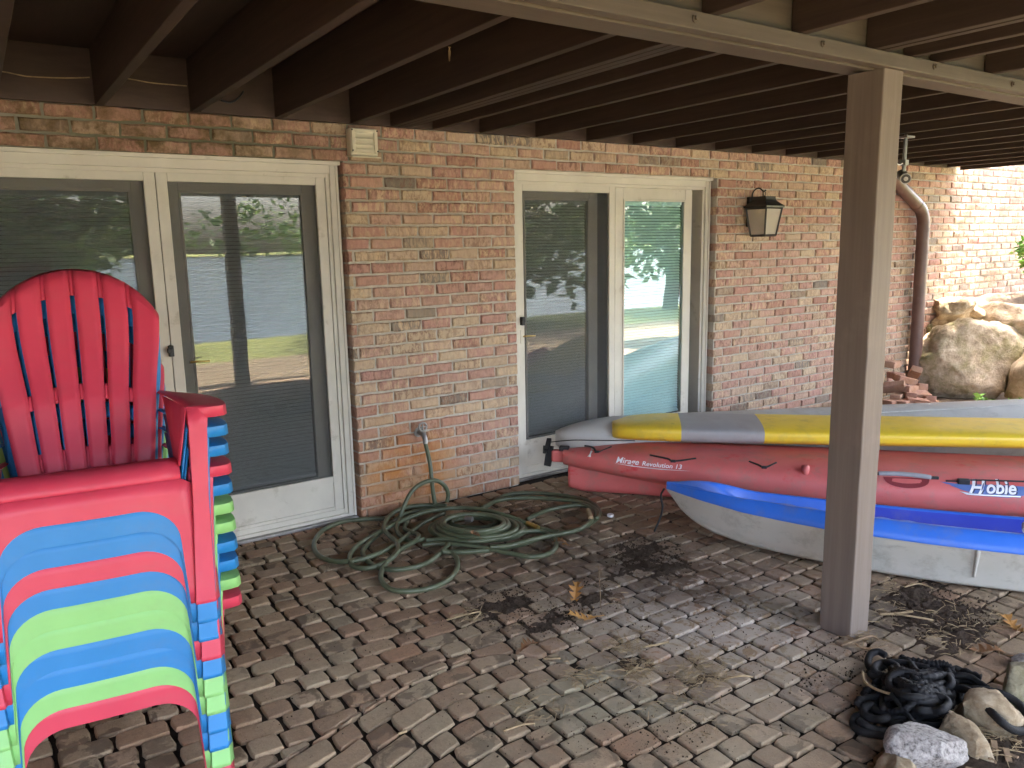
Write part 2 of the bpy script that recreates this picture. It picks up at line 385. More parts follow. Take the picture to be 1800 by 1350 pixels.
# tumbled concrete pavers, one paving sheet
def seam(x): return -1.93 + .20*sstep(-.1, .75, x) - 4*sstep(.9, 2.6, x)
def clip(poly, f):
    out = []
    for i, p in enumerate(poly):
        q = poly[(i+1) % len(poly)]; a, b = f(p), f(q)
        if a >= 0: out.append(p)
        if (a >= 0) != (b >= 0):
            t = a/(a-b); out.append((p[0]+(q[0]-p[0])*t, p[1]+(q[1]-p[1])*t))
    return out
pv = MB(); rp = random.Random(3)
def area(P): return .5*abs(sum(P[i][0]*P[(i+1) % len(P)][1]-P[(i+1) % len(P)][0]*P[i][1] for i in range(len(P))))
def paver(P, zoff):
    if len(P) < 3 or area(P) < .0005: return
    # subdivide the outline, jitter it, round it, then raise a pillowed top
    cx = sum(p[0] for p in P)/len(P); cy = sum(p[1] for p in P)/len(P)
    sub = []
    for i, p in enumerate(P):
        q = P[(i+1) % len(P)]; L = math.dist(p, q)
        n = 2 if L < .07 else 3 if L < .12 else 4
        for k in range(n): sub.append((p[0]+(q[0]-p[0])*k/n, p[1]+(q[1]-p[1])*k/n, k == 0))
    ring = []
    for x, y, corner in sub:
        s = .036 if corner else 0
        x += (cx-x)*s*2.0; y += (cy-y)*s*2.0
        ring.append((x+rp.uniform(-.0026, .0026), y+rp.uniform(-.0026, .0026)))
    tx, ty = rp.uniform(-.025, .025), rp.uniform(-.025, .025)
    pv.c = (rp.random(), rp.random(), rp.random(), 1)
    def lev(ins, z, jz):
        r = []
        for x, y in ring:
            d = math.hypot(cx-x, cy-y) or 1; k = min(ins/d, .8)
            xx, yy = x+(cx-x)*k, y+(cy-y)*k
            r.append((xx, yy, z+zoff+(xx-cx)*tx+(yy-cy)*ty+rp.uniform(-jz, jz)))
        return r
    L = [lev(0, -.03, 0), lev(0, -.008, .0008), lev(.0025, -.0025, .0008), lev(.0065, 0, .0005)]
    ids = pv.grid(L, True); c = pv.vert((cx, cy, zoff+.0008)); t = ids[-1]
    for j in range(len(t)): pv.face((t[j], t[(j+1) % len(t)], c))
def rows(x0, x1, y0, y1, warp, keep):
    y = y1; k = 0
    while y > y0:
        h = rp.uniform(.094, .101); x = x0 - rp.random()*.16
        while x < x1:
            w = rp.choice((.106, .106, .106, .106, .166, .166)) + rp.uniform(-.003, .003)
            g, gy = .0055, .0036
            P = [(x+g, y-h+gy), (x+w-g, y-h+gy), (x+w-g, y-gy), (x+g, y-gy)]
            P = [(px, py+warp(px)) for px, py in P]
            P = keep(P)
            if P: paver(P, rp.uniform(-.0045, .0045))
            x += w
        y -= h
slope = lambda x: -.03*(x-1)*(1 if x < 1 else 0)
rows(-3.2, 7.4, -4.9, -.005, lambda x: slope(x)-.03, lambda P: clip(clip(P, lambda p: p[1]-seam(p[0])-.004), lambda p: -.012-p[1]))
rows(-1.2, 2.4, -4.9, -1.7, lambda x: .20*sstep(-.1, .75, x)-.15, lambda P: clip(P, lambda p: seam(p[0])-.004-p[1]))
tag(pv.build('patio', M['paver'], smooth=False, auto=22, recalc=False), kind='structure')

# ------------------------------------------------------------------ brick wall (real bricks, running bond)
ZL = 2.212
LD = (-.70, 1.184, 2.018); RD = (2.304, 4.151, 2.018)          # door openings
OPEN = [(LD[0], LD[1], -1, LD[2]), (RD[0], RD[1], -1, RD[2])]
wb = MB(); rb = random.Random(11); CH = .0677; WX0, WX1 = -4.06, 13.5
mort = .0120
def brick(x0, x1, z0, z1):
    if x1-x0 < .02: return
    j = lambda s=.0016: rb.uniform(-s, s)
    yf = rb.uniform(-.0065, .0015); b = .0065
    wb.c = (rb.random(), rb.random(), rb.random(), 1)
    nx = max(2, int((x1-x0)/.04)); 
    def ring(ins, y, jit):
        X0, X1, Z0, Z1 = x0+ins, x1-ins, z0+ins, z1-ins
        r = [(X0+(X1-X0)*k/nx+j(jit), y+j(jit*.6), Z0+j(jit)) for k in range(nx)]
        r += [(X1+j(jit), y+j(jit*.6), Z0+(Z1-Z0)*k/2+j(jit)) for k in range(2)]
        r += [(X1-(X1-X0)*k/nx+j(jit), y+j(jit*.6), Z1+j(jit)) for k in range(nx)]
        r += [(X0+j(jit), y+j(jit*.6), Z1-(Z1-Z0)*k/2+j(jit)) for k in range(2)]
        return r
    tiltx, tiltz = j(.012), j(.03)
    rr = [ring(0, .095, 0), ring(0, yf+.007, .0030), ring(b, yf, .0030)]
    xc = (x0+x1)/2; zc = (z0+z1)/2
    rr[2] = [(x, y+(x-xc)*tiltx+(z-zc)*tiltz, z) for x, y, z in rr[2]]
    ids = wb.grid(rr, True); wb.face(ids[-1])
k = 0; z = LD[2]-30*CH
while z < 4.6:
    x = WX0 + (k % 2)*.1015; z0, z1 = z+mort/2, z+CH-mort/2
    xe = 7.6 if z < ZL+.1 else WX1
    while x < WX1:
        x0, x1 = x+mort/2, x+.203-mort/2
        segs = [(x0, x1)]
        if z > ZL+.02 and x < 6.9: segs = []
        if z > 3.4 : segs = []
        for a, b, c, d in OPEN:
            if z0 < d-.01:
                ns = []
                for s0, s1 in segs:
                    if s1 <= a or s0 >= b: ns.append((s0, s1)); continue
                    if s0 < a: ns.append((s0, a-.0))
                    if s1 > b: ns.append((b+.0, s1))
                segs = ns
        for s0, s1 in segs: brick(s0, s1, z0, z1)
        x += .203 + rb.uniform(-.002, .002)*0
    z += CH; k += 1
wall = empty('brick_wall', (0, 0, 0), 0, 'weathered red and buff brick house wall around the two glass doors', 'wall')
wb.build('brickwork', M['brick'], wall, auto=35)
mb = MB(); yb = .009
def mbox(x0, x1, z0, z1): mb.box(x0, x1, yb, .12, z0, z1)
mbox(-8, LD[0]-.004, -.1, 5); mbox(LD[1]+.004, RD[0]-.004, -.1, LD[2]+.004); mbox(RD[1]+.004, WX1, -.1, LD[2]+.004)
mbox(LD[0]-.004, WX1, LD[2]+.004, 5); mbox(LD[0]-.004, LD[1]+.004, -.1, -.02); mbox(RD[0]-.004, RD[1]+.004, -.1, -.02)
mb.build('mortar', M['mortar'], wall)
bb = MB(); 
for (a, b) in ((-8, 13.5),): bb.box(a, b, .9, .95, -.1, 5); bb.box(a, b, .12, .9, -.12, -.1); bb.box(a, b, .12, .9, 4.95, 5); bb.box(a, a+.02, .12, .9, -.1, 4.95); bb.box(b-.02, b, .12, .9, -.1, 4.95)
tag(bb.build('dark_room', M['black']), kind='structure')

lw_ = MB(); lw_.box(-3.46, -3.30, -5.6, -.001, -.1, 2.205)  # unseen wall, added to keep light off the left-facing sides
tag(lw_.build('light_block_wall', M['brick'], bevel=.004), 'added plain brick wall outside the view, blocking light from the left', 'wall')
# brick sill rows in front of the doors
def sillrow(x0, x1, label, y0, y1, zt):
    b = MB(); x = x0
    while x < x1-.03:
        b.c = (rb.uniform(.1, .9), rb.random(), rb.random(), 1)
        b.box(x+.004, min(x+.066, x1), y0+rb.uniform(-.003, .003), y1, -.02, zt+rb.uniform(-.003, .003)); x += .07
    tag(b.build('brick_sill', M['brick'], bevel=.004), label, 'sill')
sillrow(LD[0], LD[1]-.01, 'row of upright bricks under the door behind the chairs', -.03, .028, -.004)

# ------------------------------------------------------------------ sliding doors
def frame_mb(x0, x1, z0, z1, w, y0, y1, wt=None, wb_=None):
    b = MB(); wt = wt or w; wb_ = wb_ or w
    b.box(x0, x0+w, y0, y1, z0, z1); b.box(x1-w, x1, y0, y1, z0, z1)
    b.box(x0+w, x1-w, y0+.0006, y1-.0006, z1-wt, z1); b.box(x0+w, x1-w, y0+.0006, y1-.0006, z0, z0+wb_); return b
def blind(parent, x0, x1, z0, z1, y, mt='blind'):
    b = MB(); z = z0+.02; rz = random.Random(5)
    while z < z1-.02:
        t = R(60)+rz.uniform(-.03, .03); c, s = math.cos(t)*.0096, math.sin(t)*.0096
        b.quad((x0, y-c, z-s), (x1, y-c, z-s), (x1, y+c, z+s), (x0, y+c, z+s)); z += .0205
    b.box(x0, x1, y-.012, y+.012, z1-.022, z1); b.box(x0, x1, y-.011, y+.011, z0, z0+.014)
    o = b.build('blind', M[mt], parent, solid=.0006)
    c = MB()
    for f in (.18, .82):
        x = x0+(x1-x0)*f; c.box(x-.0012, x+.0012, y-.0165, y-.0145, z0+.01, z1-.01)
    c.build('cord', M['white'], o) if False else None
    return o
def door(name, x0, x1, zt, yo, panels, label, handle):
    d = empty(name, ((x0+x1)/2, yo, 0), 0, label, 'sliding door')
    b = frame_mb(x0+.012, x1-.012, .012, zt-.012, .048, yo, yo+.05, .05, .02)             # casing
    b.box(x0+.002, x1-.002, yo-.018, yo+.03, zt-.016, zt+.004)                           # drip cap
    b.box(x1-.03, x1-.014, yo-.008, yo, .013, zt-.02); b.box(x0+.014, x0+.03, yo-.008, yo, .013, zt-.02)
    b.build('casing', M['trim'], d, bevel=.003)
    b = frame_mb(x0+.058, x1-.058, .031, zt-.06, .022, yo+.014, yo+.15, .022, .03)
    b.build('jamb', M['trim'], d, bevel=.002)
    b = MB(); b.box(x0+.012, x1-.012, yo-.03, yo+.15, -.004, .0115); b.build('threshold', M['steel'], d, bevel=.002)
    for (p0, p1, y, screen, fz) in panels:
        if screen:
            sc = frame_mb(p0, p1, .034, zt-.066, .052, y, y+.026, .056, .045).build('screen_frame', M['trim'], d, bevel=.003)
            k = MB(); k.box(p0+.052, p1-.052, y+.006, y+.02, .079, .225); k.box(p0+.052, p1-.052, y+.001, y+.025, .225, .262)
            k.build('kick_panel', M['trim'], sc, bevel=.002)
            q = MB(); q.box(p0+.05, p1-.05, y+.0135, y+.0145, .262, zt-.12); q.build('screen_mesh', M['screen'], sc)
        s0, s1, sy, mt = fz
        sa = frame_mb(s0, s1, .075, zt-.075, .075, sy, sy+.04, .085, .17).build('sash', mt, d, bevel=.003)
        fr = frame_mb(s0+.075, s1-.075, .245, zt-.16, .012, sy-.005, sy+.006); fr.build('glazing_bead', mt, sa)
        g = MB(); g.box(s0+.08, s1-.08, sy+.010, sy+.016, .25, zt-.165)
        g.build('glass_pane', M['glass2'] if not screen else M['glass'], sa)
        blind(sa, s0+.09, s1-.09, .262, zt-.172, sy+.032, 'blind' if screen else 'paleblind')
    for (hx, hz, hy, kind) in handle:
        h = MB()
        if kind == 'latch': h.box(hx-.012, hx+.012, hy-.028, hy, hz-.02, hz+.035); h.box(hx-.02, hx+.004, hy-.04, hy-.022, hz, hz+.022); h.build('latch', M['black'], d, bevel=.003)
        elif kind == 'plate': h.box(hx-.012, hx+.012, hy-.006, hy, hz-.06, hz+.03); h.build('handle_plate', M['trim'], d, bevel=.003)
        else:
            h.tube([(hx, hy, hz), (hx+.03, hy-.012, hz+.002), (hx+.09, hy-.014, hz-.001)], .005, 8); h.build('lever', M['brass'], d, smooth=True)
    return d
T1 = LD[2]
door('sliding_door', LD[0], LD[1], T1, .05,
     [(LD[0]+.082, .2425, .07, True, (LD[0]+.082, .215, .13, M['sash'])), (.2460, LD[1]-.082, .07, True, (.28, LD[1]-.115, .13, M['sash']))],
     'wide cream sliding glass door behind the chair stack with blinds and screens', [(.24, 1.06, .07, 'latch'), (.33, 1.0, .07, 'lever')])
door('sliding_door', RD[0], RD[1], T1, .06,
     [(RD[0]+.060, 3.200, .075, True, (RD[0]+.09, 3.10, .145, M['sash'])), (3.215, 3.98, .088, False, (3.215, 3.98, .092, M['trim']))],
     'narrower cream sliding glass door between the hose tap and the black lantern', [(2.392, 1.06, .075, 'latch'), (2.392, .98, .075, 'plate'), (2.40, .965, .07, 'lever')])

# ------------------------------------------------------------------ deck overhead
JS = .4064; DX0, DX1 = -7.4, 7.62
deck_label = {}
led = MB(); led.box(DX0, 7.4, -.040, -.0055, ZL+.002, ZL+.24)
tag(led.build('deck_ledger', M['ledger'], bevel=.002), 'long brown ledger board bolted along the top of the brick wall', 'ledger')
brd = MB(); y = -5.05; rw = random.Random(2)
while y < -.01:
    brd.c = (rw.random(), 0, 0, 1); brd.box(DX0, DX1, y, min(y+.14, -.006), ZL+.2405, ZL+.268); y += .1402
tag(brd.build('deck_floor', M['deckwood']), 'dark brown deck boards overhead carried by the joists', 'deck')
jxs = [k*JS for k in range(-17, 19)]
lab_pos = lambda i: i
far = []
for i, x in enumerate(jxs):
    far.append((x+.002, x+.040))
far += [(1.455, 1.493), (1.497, 1.535), (1.540, 1.578), (1.72, 1.758)]   # tight group of joists
far.sort()
far = [f for f in far if not (1.60 < f[0] < 1.66)]
def joist(x0, x1, y0, y1, zb, label, group):
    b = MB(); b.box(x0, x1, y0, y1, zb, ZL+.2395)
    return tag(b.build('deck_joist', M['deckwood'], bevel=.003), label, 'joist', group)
for i, (a, b) in enumerate(far):
    joist(a, b, -2.318, -.0405, ZL+rw.uniform(-.002, .002), 'dark brown joist running from the brick wall to the taupe beam', 'joists between the wall and the beam')
near = [k*JS for k in range(-17, 19)]
for i, x in enumerate(near):
    joist(x+.05, x+.088, -4.86, -2.470, 2.192, 'dark brown joist on the camera side of the taupe beam', 'joists on the near side of the beam')
for x in (2.15-.02, 2.31):
    joist(x, x+.037, -4.86, -2.470, 2.192, 'dark brown joist on the camera side of the taupe beam', 'joists on the near side of the beam')
bm_ = empty('deck_beam', (2.2, -2.4, 2.14), 0, 'long taupe beam across the ceiling resting on the square post', 'beam')
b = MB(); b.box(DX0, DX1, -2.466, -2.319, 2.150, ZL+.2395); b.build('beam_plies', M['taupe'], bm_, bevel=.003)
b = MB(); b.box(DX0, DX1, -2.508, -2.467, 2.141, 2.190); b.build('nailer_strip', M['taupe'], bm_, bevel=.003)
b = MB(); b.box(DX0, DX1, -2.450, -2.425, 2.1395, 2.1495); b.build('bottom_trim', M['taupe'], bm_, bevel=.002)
for px in (1221, 1446, 1642, 1779):
    p = aty(px, {1221: 33, 1446: 77, 1642: 117, 1779: 148}[px], -2.508)
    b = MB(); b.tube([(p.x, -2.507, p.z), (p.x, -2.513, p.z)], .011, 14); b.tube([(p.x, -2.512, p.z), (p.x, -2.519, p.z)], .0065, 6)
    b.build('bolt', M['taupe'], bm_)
b = MB(); b.box(DX0, DX1, -4.90, -4.862, 2.15, ZL+.2395); tag(b.build('rim_joist', M['deckwood']), 'brown rim board along the lake side of the deck', 'rim board')
b = MB(); b.box(7.56, 7.60, -4.86, -.041, 2.195, ZL+.2395); tag(b.build('rim_joist', M['deckwood'], bevel=.003), 'brown end board closing the right side of the deck', 'rim board')

def post(x0, x1, y0, y1, zt, label):
    p = empty('deck_post', ((x0+x1)/2, (y0+y1)/2, 0), 0, label, 'post')
    b = MB(); n = 30; rr = random.Random(1)
    for i in range(1): b.grid([[(x+rr.uniform(-.0012, .0012), y+rr.uniform(-.0012, .0012), -.01+(zt+.01)*k/n) for x, y in ((x0, y0), ((x0+x1)/2, y0), (x1, y0), (x1, (y0+y1)/2), (x1, y1), ((x0+x1)/2, y1), (x0, y1), (x0, (y0+y1)/2))] for k in range(n+1)], True)
    b.build('shaft', M['post'], p, bevel=.004, auto=30)
    return p
post(2.167, 2.288, -2.490, -2.350, 2.1405, 'square taupe wooden post holding up the beam in front of the boats')
post(1.84, 1.98, -4.86, -4.72, 2.15, 'square wooden post on the lake side of the deck')
post(-1.1, -.96, -4.86, -4.72, 2.15, 'square wooden post on the lake side behind the chairs')
post(5.3, 5.44, -4.86, -4.72, 2.15, 'square wooden post on the lake side toward the boulders')
# wire along the ledger
pts = [aty(x, y, -.046) for x, y in ((-40, 120), (6, 126), (40, 133), (60, 135), (110, 137), (158, 136))]
b = MB(); b.tube(cat_rom(pts, 5), .003, 6)
pts = [aty(x, y, -.046) for x, y in ((205, 135), (240, 141), (270, 146), (328, 151))]
b.tube(cat_rom(pts, 5), .003, 6)
tag(b.build('cable', M['straw'], smooth=True), 'thin cable sagging along the brown ledger at upper left', 'cable')
pts = [aty(x, y, -.05) for x, y in ((388, 176), (405, 180), (420, 172), (428, 160))]
b = MB(); b.tube(cat_rom(pts, 6), .005, 6); tag(b.build('cable', M['black'], smooth=True), 'short black cable curled between two joists above the left door', 'cable')
# ------------------------------------------------------------------ stacked adirondack chairs
def chair_parts(mat, root, first):
    # local frame: x right, y toward the back, z up, origin under the middle of the front edge
    tilt = lambda z: .055*z/.55
    prof = [(.33, .352), (.38, .368), (.45, .40), (.52, .425), (.545, .436), (.58, .46), (.70, .522), (.80, .568), (.90, .610), (.95, .628)]
    wid = [(.33, .178), (.42, .190), (.50, .200), (.56, .206), (.62, .217), (.70, .232), (.78, .241), (1, .241)]
    fr = [-1, -.70, -.625, -.368, -.294, -.037, .037, .294, .368, .625, .70, 1]
    def ztop(f): return .668 + math.sqrt(max(0, .268**2-(f*.241)**2))
    ts = [0, .03, .09, .12, .18, .24, .30, .345, .36, .39, .405, .42, .47, .54, .61, .68, .75, .82, .86, .875, .91, .94, .965, .985, 1]
    b = MB()
    def pt(f, t, rec):
        z = .33 + t*(ztop(f)-.33); x = f*lerp(wid, min(z, .78)); y = lerp(prof, z)
        y -= .045*(f*f)*(.3+.7*t)
        y += rec*.010
        if t > .94: y += .030*((t-.94)/.06)**1.5; z -= .004*((t-.94)/.06)**2
        return (x, y, z)
    for c in range(len(fr)-1):
        gap = c % 2 == 1
        grid = []
        nx = 2 if gap else 5
        for t in ts: grid.append([b.vert(pt(fr[c]+(fr[c+1]-fr[c])*k/(nx-1), t, 1 if gap else 0)) for k in range(nx)])
        for i in range(len(ts)-1):
            tm = (ts[i]+ts[i+1])/2
            if gap and (.12 < tm < .345 or .42 < tm < .86): continue
            for k in range(nx-1): b.face((grid[i][k], grid[i][k+1], grid[i+1][k+1], grid[i+1][k]))
        if c+1 < len(fr)-1:   # little walls between slat and recessed strip
            f = fr[c+1]
            cols = [(b.vert(pt(f, t, 0)), b.vert(pt(f, t, 1))) for t in ts]
            for (p, q), (r, s_) in zip(cols, cols[1:]): b.face((p, q, s_, r))
    for s in (-1, 1):        # edge returns
        e = [(b.vert(pt(s, t, 0)), b.vert((pt(s, t, 0)[0]*.985, pt(s, t, 0)[1]+.022, pt(s, t, 0)[2]))) for t in ts]
        for (p, q), (r, s_) in zip(e, e[1:]): b.face((p, q, s_, r))
    b.build('backrest', mat, root, local=True, auto=35, solid=.0045, off=0)
    # seat with rolled front lip
    b = MB(); sp = [(.004, .352), (.002, .368), (.012, .385), (.036, .398), (.075, .400), (.085, .392), (.16, .372), (.27, .345), (.352, .332)]
    sp = [(y+(tilt(z) if i < 4 else .04), z) for i, (y, z) in enumerate(sp)]
    sp[-1] = (.356, .330); sp[-2] = (.30, .343)
    b.grid([[(x, y, z) for x in (-.212, -.16, -.08, 0, .08, .16, .212)] for y, z in sp])
    b.widen().build('seat', mat, root, local=True, auto=50, solid=.004, off=0)
    # front apron with the arched opening
    b = MB(); inner = []; outer = []
    def wo(z): return .207 - .012*max(0, z)/.28
    A = []
    for z in (0, .05, .10, .14, .175): A.append((wo(z), z))
    r = .098; zc = .284-r; xc = wo(.19)-r
    for k in range(1, 10): a = k/9*math.pi/2; A.append((xc+r*math.cos(a), zc+r*math.sin(a)))
    A.append((.05, .283))
    path = A + [(-x, z) for x, z in A[::-1]]
    O = []
    for x, z in A:
        if z < .2: O.append((.236-.02*(1-z/.2)*.3, z))
    m = len(A)-len(O)
    for k in range(m):
        f = (k+1)/m
        O.append((.236, .2+(.356-.2)*f/.55) if f < .55 else (.236*(1-(f-.55)/.45)+.05*(f-.55)/.45, .356))
    outp = O + [(-x, z) for x, z in O[::-1]]
    g = [[(x, tilt(z), z) for x, z in path], [((a+c)/2, tilt((z+d)/2), (z+d)/2) for (a, z), (c, d) in zip(path, outp)], [(x, tilt(z), z) for x, z in outp]]
    g.insert(0, [(x*.997, tilt(z)+.016, z+(.002 if abs(x) < .15 else 0)) for x, z in path])
    b.grid(g); b.widen().build('apron', mat, root, local=True, auto=45, solid=.004, off=0)
    for s in (-1, 1):
        b = MB()     # raised front leg
        F = [(.217, .271, 0, -.0035), (.217, .271, .012, -.003), (.218, .271, .016, 0), (.236, .279, .30), (.243, .293, .50), (.243, .300, .548)]
        rows_ = []
        for x0, x1, z, *dy in F:
            y = tilt(z) - .013 + (dy[0] if dy else 0)
            rows_.append([(s*x0, y+.014, z), (s*(x0+.003), y, z), (s*(x0+x1)/2, y-.001, z), (s*(x1-.002), y, z), (s*x1, y+.006, z), (s*(x1+.012*(1-z/.55)), y+.075*(.35+.65*z/.55), z)])
        b.grid(rows_)
        # foot cap
        b.grid([[(s*.219, -.010, .014), (s*.271, -.010, .014)], [(s*.219, .020, .013), (s*.271, .020, .013)]])
        b.widen().build('leg', mat, root, local=True, auto=40, solid=.0032, off=0)
        b = MB()     # rear leg
        b.grid([[(s*.205, .20, .372), (s*.205, .20, .335)], [(s*.212, .32, .34), (s*.212, .31, .26)], [(s*.225, .50, .17), (s*.225, .45, .12)], [(s*.232, .63, .0), (s*.232, .57, .0)]])
        b.widen().build('leg', mat, root, local=True, smooth=True, solid=.004, off=0)
        b = MB()     # arm rest: plate with a drop flange all round
        out = [(.243, -.004), (.275, -.011), (.310, -.012), (.338, -.006), (.349, .012), (.351, .05), (.346, .11), (.332, .18), (.306, .26), (.270, .34), (.236, .40), (.214, .43)]
        inn = [(.243, -.004), (.243, .01), (.243, .02), (.240, .03), (.238, .05), (.234, .09), (.230, .14), (.226, .20), (.222, .26), (.216, .33), (.208, .40), (.200, .43)]
        za = lambda y: .553 - .012*max(0, y)/.43 + .004*math.sin(y*9)
        off = lambda y: .052-.0*y
        P = []
        for (ox, oy), (ix, iy) in zip(out, inn):
            P.append([(s*ix, iy+.052, za(iy)), (s*((ix*2+ox)/3), (iy*2+oy)/3+.052, za(oy)+.001), (s*((ix+ox*2)/3), (iy+oy*2)/3+.052, za(oy)+.001), (s*ox, oy+.052, za(oy)-.003), (s*(ox+.001), oy+.051, za(oy)-(.031 if oy < .2 else .031-.023*(oy-.2)/.23))])
        b.grid(P)
        # inner web from arm down to the seat rim
        b.grid([[(s*.242, .047, .552), (s*.224, .048, .45), (s*.213, .05, .39)], [(s*.238, .12, .550), (s*.222, .095, .45), (s*.212, .075, .392)], [(s*.230, .22, .547), (s*.219, .15, .46), (s*.211, .10, .395)], [(s*.218, .36, .542), (s*.214, .24, .48), (s*.209, .13, .40)]])
        b.widen(.02, 1).build('armrest', mat, root, local=True, auto=40, solid=.0038, off=0)
seq = ['red', 'green', 'blue', 'blue', 'green', 'green', 'blue', 'red', 'blue', 'blue', 'red']
chlab = {0: 'red plastic adirondack chair at the bottom of the stack, feet on the pavers', 1: 'pale green adirondack chair directly on top of the bottom red chair',
         2: 'blue adirondack chair directly on top of the lowest green chair', 3: 'blue adirondack chair just below the middle pair of green chairs',
         4: 'lower one of the two touching green adirondack chairs mid stack', 5: 'upper one of the two touching green adirondack chairs mid stack',
         6: 'blue adirondack chair squeezed between the upper green chair and the middle red chair', 7: 'red adirondack chair in the middle of the stack between blue chairs',
         8: 'blue adirondack chair resting on the middle red chair', 9: 'blue adirondack chair directly under the top red chair', 10: 'red adirondack chair topping the stack, its whole backrest in view'}
PITCH_Z = .0576; protos = {}
for i, c in enumerate(seq):
    loc = (-.358+.0012*math.sin(i*2.1), -1.872+.002*math.sin(i*3.3), i*PITCH_Z)
    if c not in protos:
        o = empty('adirondack_chair', loc, R(-6.7)); chair_parts(M[c], o, True); protos[c] = o
    else:
        o = copy_tree(protos[c]); o.location = loc
    o.rotation_euler = (0, 0, R(-6.7 + .25*math.sin(i*1.7)))
    tag(o, chlab[i], 'chair', 'stacked plastic adirondack chairs')

# ------------------------------------------------------------------ boats
class Hull:
    """lofted boat hull: s along the axis, section is a superellipse between keel and deck"""
    def __init__(h, o, d, L, hw, zk, zd, p=2.6, zw=.5):
        h.o = Vector((o[0], o[1], 0)); h.d = Vector((d[0], d[1], 0)).normalized(); h.n = Vector((h.d.y, -h.d.x, 0))
        h.L, h.hw, h.zk, h.zd, h.p, h.zw = L, hw, zk, zd, p, zw
    def zn(h, s, a):
        zk, zd, w, p = h.zk(s), h.zd(s), h.hw(s), h.p
        c, q = math.cos(a), math.sin(a)
        zc = zk+(zd-zk)*h.zw; H = (zd-zc) if q > 0 else (zc-zk)
        return w*math.copysign(abs(c)**(2/p), c), zc + H*math.copysign(abs(q)**(2/p), q)
    def P(h, s, n, z): return h.o + h.d*s + h.n*n + Vector((0, 0, z))
    def nz(h, s, z):      # near side n at height z
        zk, zd, w, p = h.zk(s), h.zd(s), h.hw(s), h.p
        zc = zk+(zd-zk)*h.zw; H = (zd-zc) if z > zc else (zc-zk)
        return w*max(0, 1-abs((z-zc)/H)**p)**(1/p)
    def loft(h, b, ss, na=40, a0=-180, a1=180, closed=True, mod=None):
        rows_ = []
        for s in ss:
            r = []
            for k in range(na):
                a = R(a0+(a1-a0)*k/(na if closed else na-1)); n, z = h.zn(s, a)
                if mod: n, z = mod(s, a, n, z)
                r.append(h.P(s, n, z))
            rows_.append(r)
        ids = b.grid(rows_, closed)
        if closed: b.face(ids[0][::-1]); b.face(ids[-1])
        return ids
def stations(L, n=44):
    return [L*(.5-.5*math.cos(math.pi*k/(n-1))) if False else L*((k/(n-1))**1.6 if k/(n-1) < .5 else 1-(1-k/(n-1))**1.6*(.5**1.6/.5**1.6)) for k in range(n)]
def ends(L, a, b, full, e0=.5, e1=.5, t0=.02, t1=.02):
    def w(s):
        k = 1.0
        if s < a: k = t0+(1-t0)*max(0, 1-(1-s/a)**2)**e0
        if s > L-b: k = t1+(1-t1)*max(0, 1-(1-(L-s)/b)**2)**e1
        return full*k
    return w
def SS(L, n=50): return [L*.5*(1-math.cos(math.pi*k/(n-1))) for k in range(n)]

# red sit-on-top kayak with rudder
LR = 4.1
RK = Hull((2.455, -.289), (.67, -.742), LR, ends(LR, 2.0, 1.9, .355, .85, .8, .16, .05),
          lambda s: .145*max(0, 1-s/1.4)**1.2 + .03 + .12*max(0, (s-3.2)/.9)**2,
          lambda s: .272 + .036*sstep(.0, .55, s) + .008*math.sin(s*2), 2.7, .55)
kr = empty('kayak', RK.P(LR/2, 0, 0), 0, 'long faded red kayak with a rudder and side handle, second boat from the front', 'kayak')
b = MB(); RK.loft(b, SS(LR, 70), 48); b.build('hull', M['kred'], kr, smooth=True)
KEEL = Hull((2.455, -.289), (.67, -.742), LR, lambda s: .05+.11*sstep(.0, 1.5, s), lambda s: .004+.03*max(0, .12-s)/.12, lambda s: .19+.03*s, 3.5, .5)
b = MB(); KEEL.loft(b, [.03+.002, .05, .08, .12, .2, .4, .7, 1.0, 1.4, 1.9, 2.4, 2.9, 3.2], 24); b.build('keel', M['kred'], kr, smooth=True)
# stern block + rudder hardware
b = MB(); b.obox(Matrix.Translation(RK.P(-.03, 0, .225)) @ Matrix.Rotation(math.atan2(RK.d.y, RK.d.x), 4, 'Z'), .10, .06, .075); b.build('stern_block', M['kred'], kr, bevel=.012)
rud = empty('rudder', RK.P(-.08, 0, .24)); rud.parent = kr; rud.location = wm(kr).inverted() @ RK.P(-.08, 0, .24)
def near_tube(parent, name, mat, H, pts, r, n=8):
    b = MB(); b.tube(cat_rom([H.P(s, H.nz(s, z)+o, z) for s, z, o in pts], 6), r, n); return b.build(name, mat, parent, smooth=True)
bpy.data.objects.remove(rud)
b = MB()
Mz = Matrix.Rotation(math.atan2(RK.d.y, RK.d.x), 4, 'Z')
b.obox(Matrix.Translation(RK.P(-.10, .0, .22)) @ Mz @ Matrix.Rotation(.15, 4, 'Y'), .045, .03, .13)
b.obox(Matrix.Translation(RK.P(-.10, .03, .30)) @ Mz @ Matrix.Rotation(.5, 4, 'X'), .03, .11, .02)
b.obox(Matrix.Translation(RK.P(-.115, .055, .275)) @ Mz @ Matrix.Rotation(-.4, 4, 'X'), .02, .03, .05)
b.obox(Matrix.Translation(RK.P(.0, .0, .275)) @ Mz, .06, .045, .025)
b.tube(cat_rom([RK.P(-.1, .0, .31), RK.P(.05, .02, .335), RK.P(.2, .02, .34), RK.P(.45, .03, .35)], 5), .004, 6)
b.build('rudder', M['black'], kr, bevel=.004)
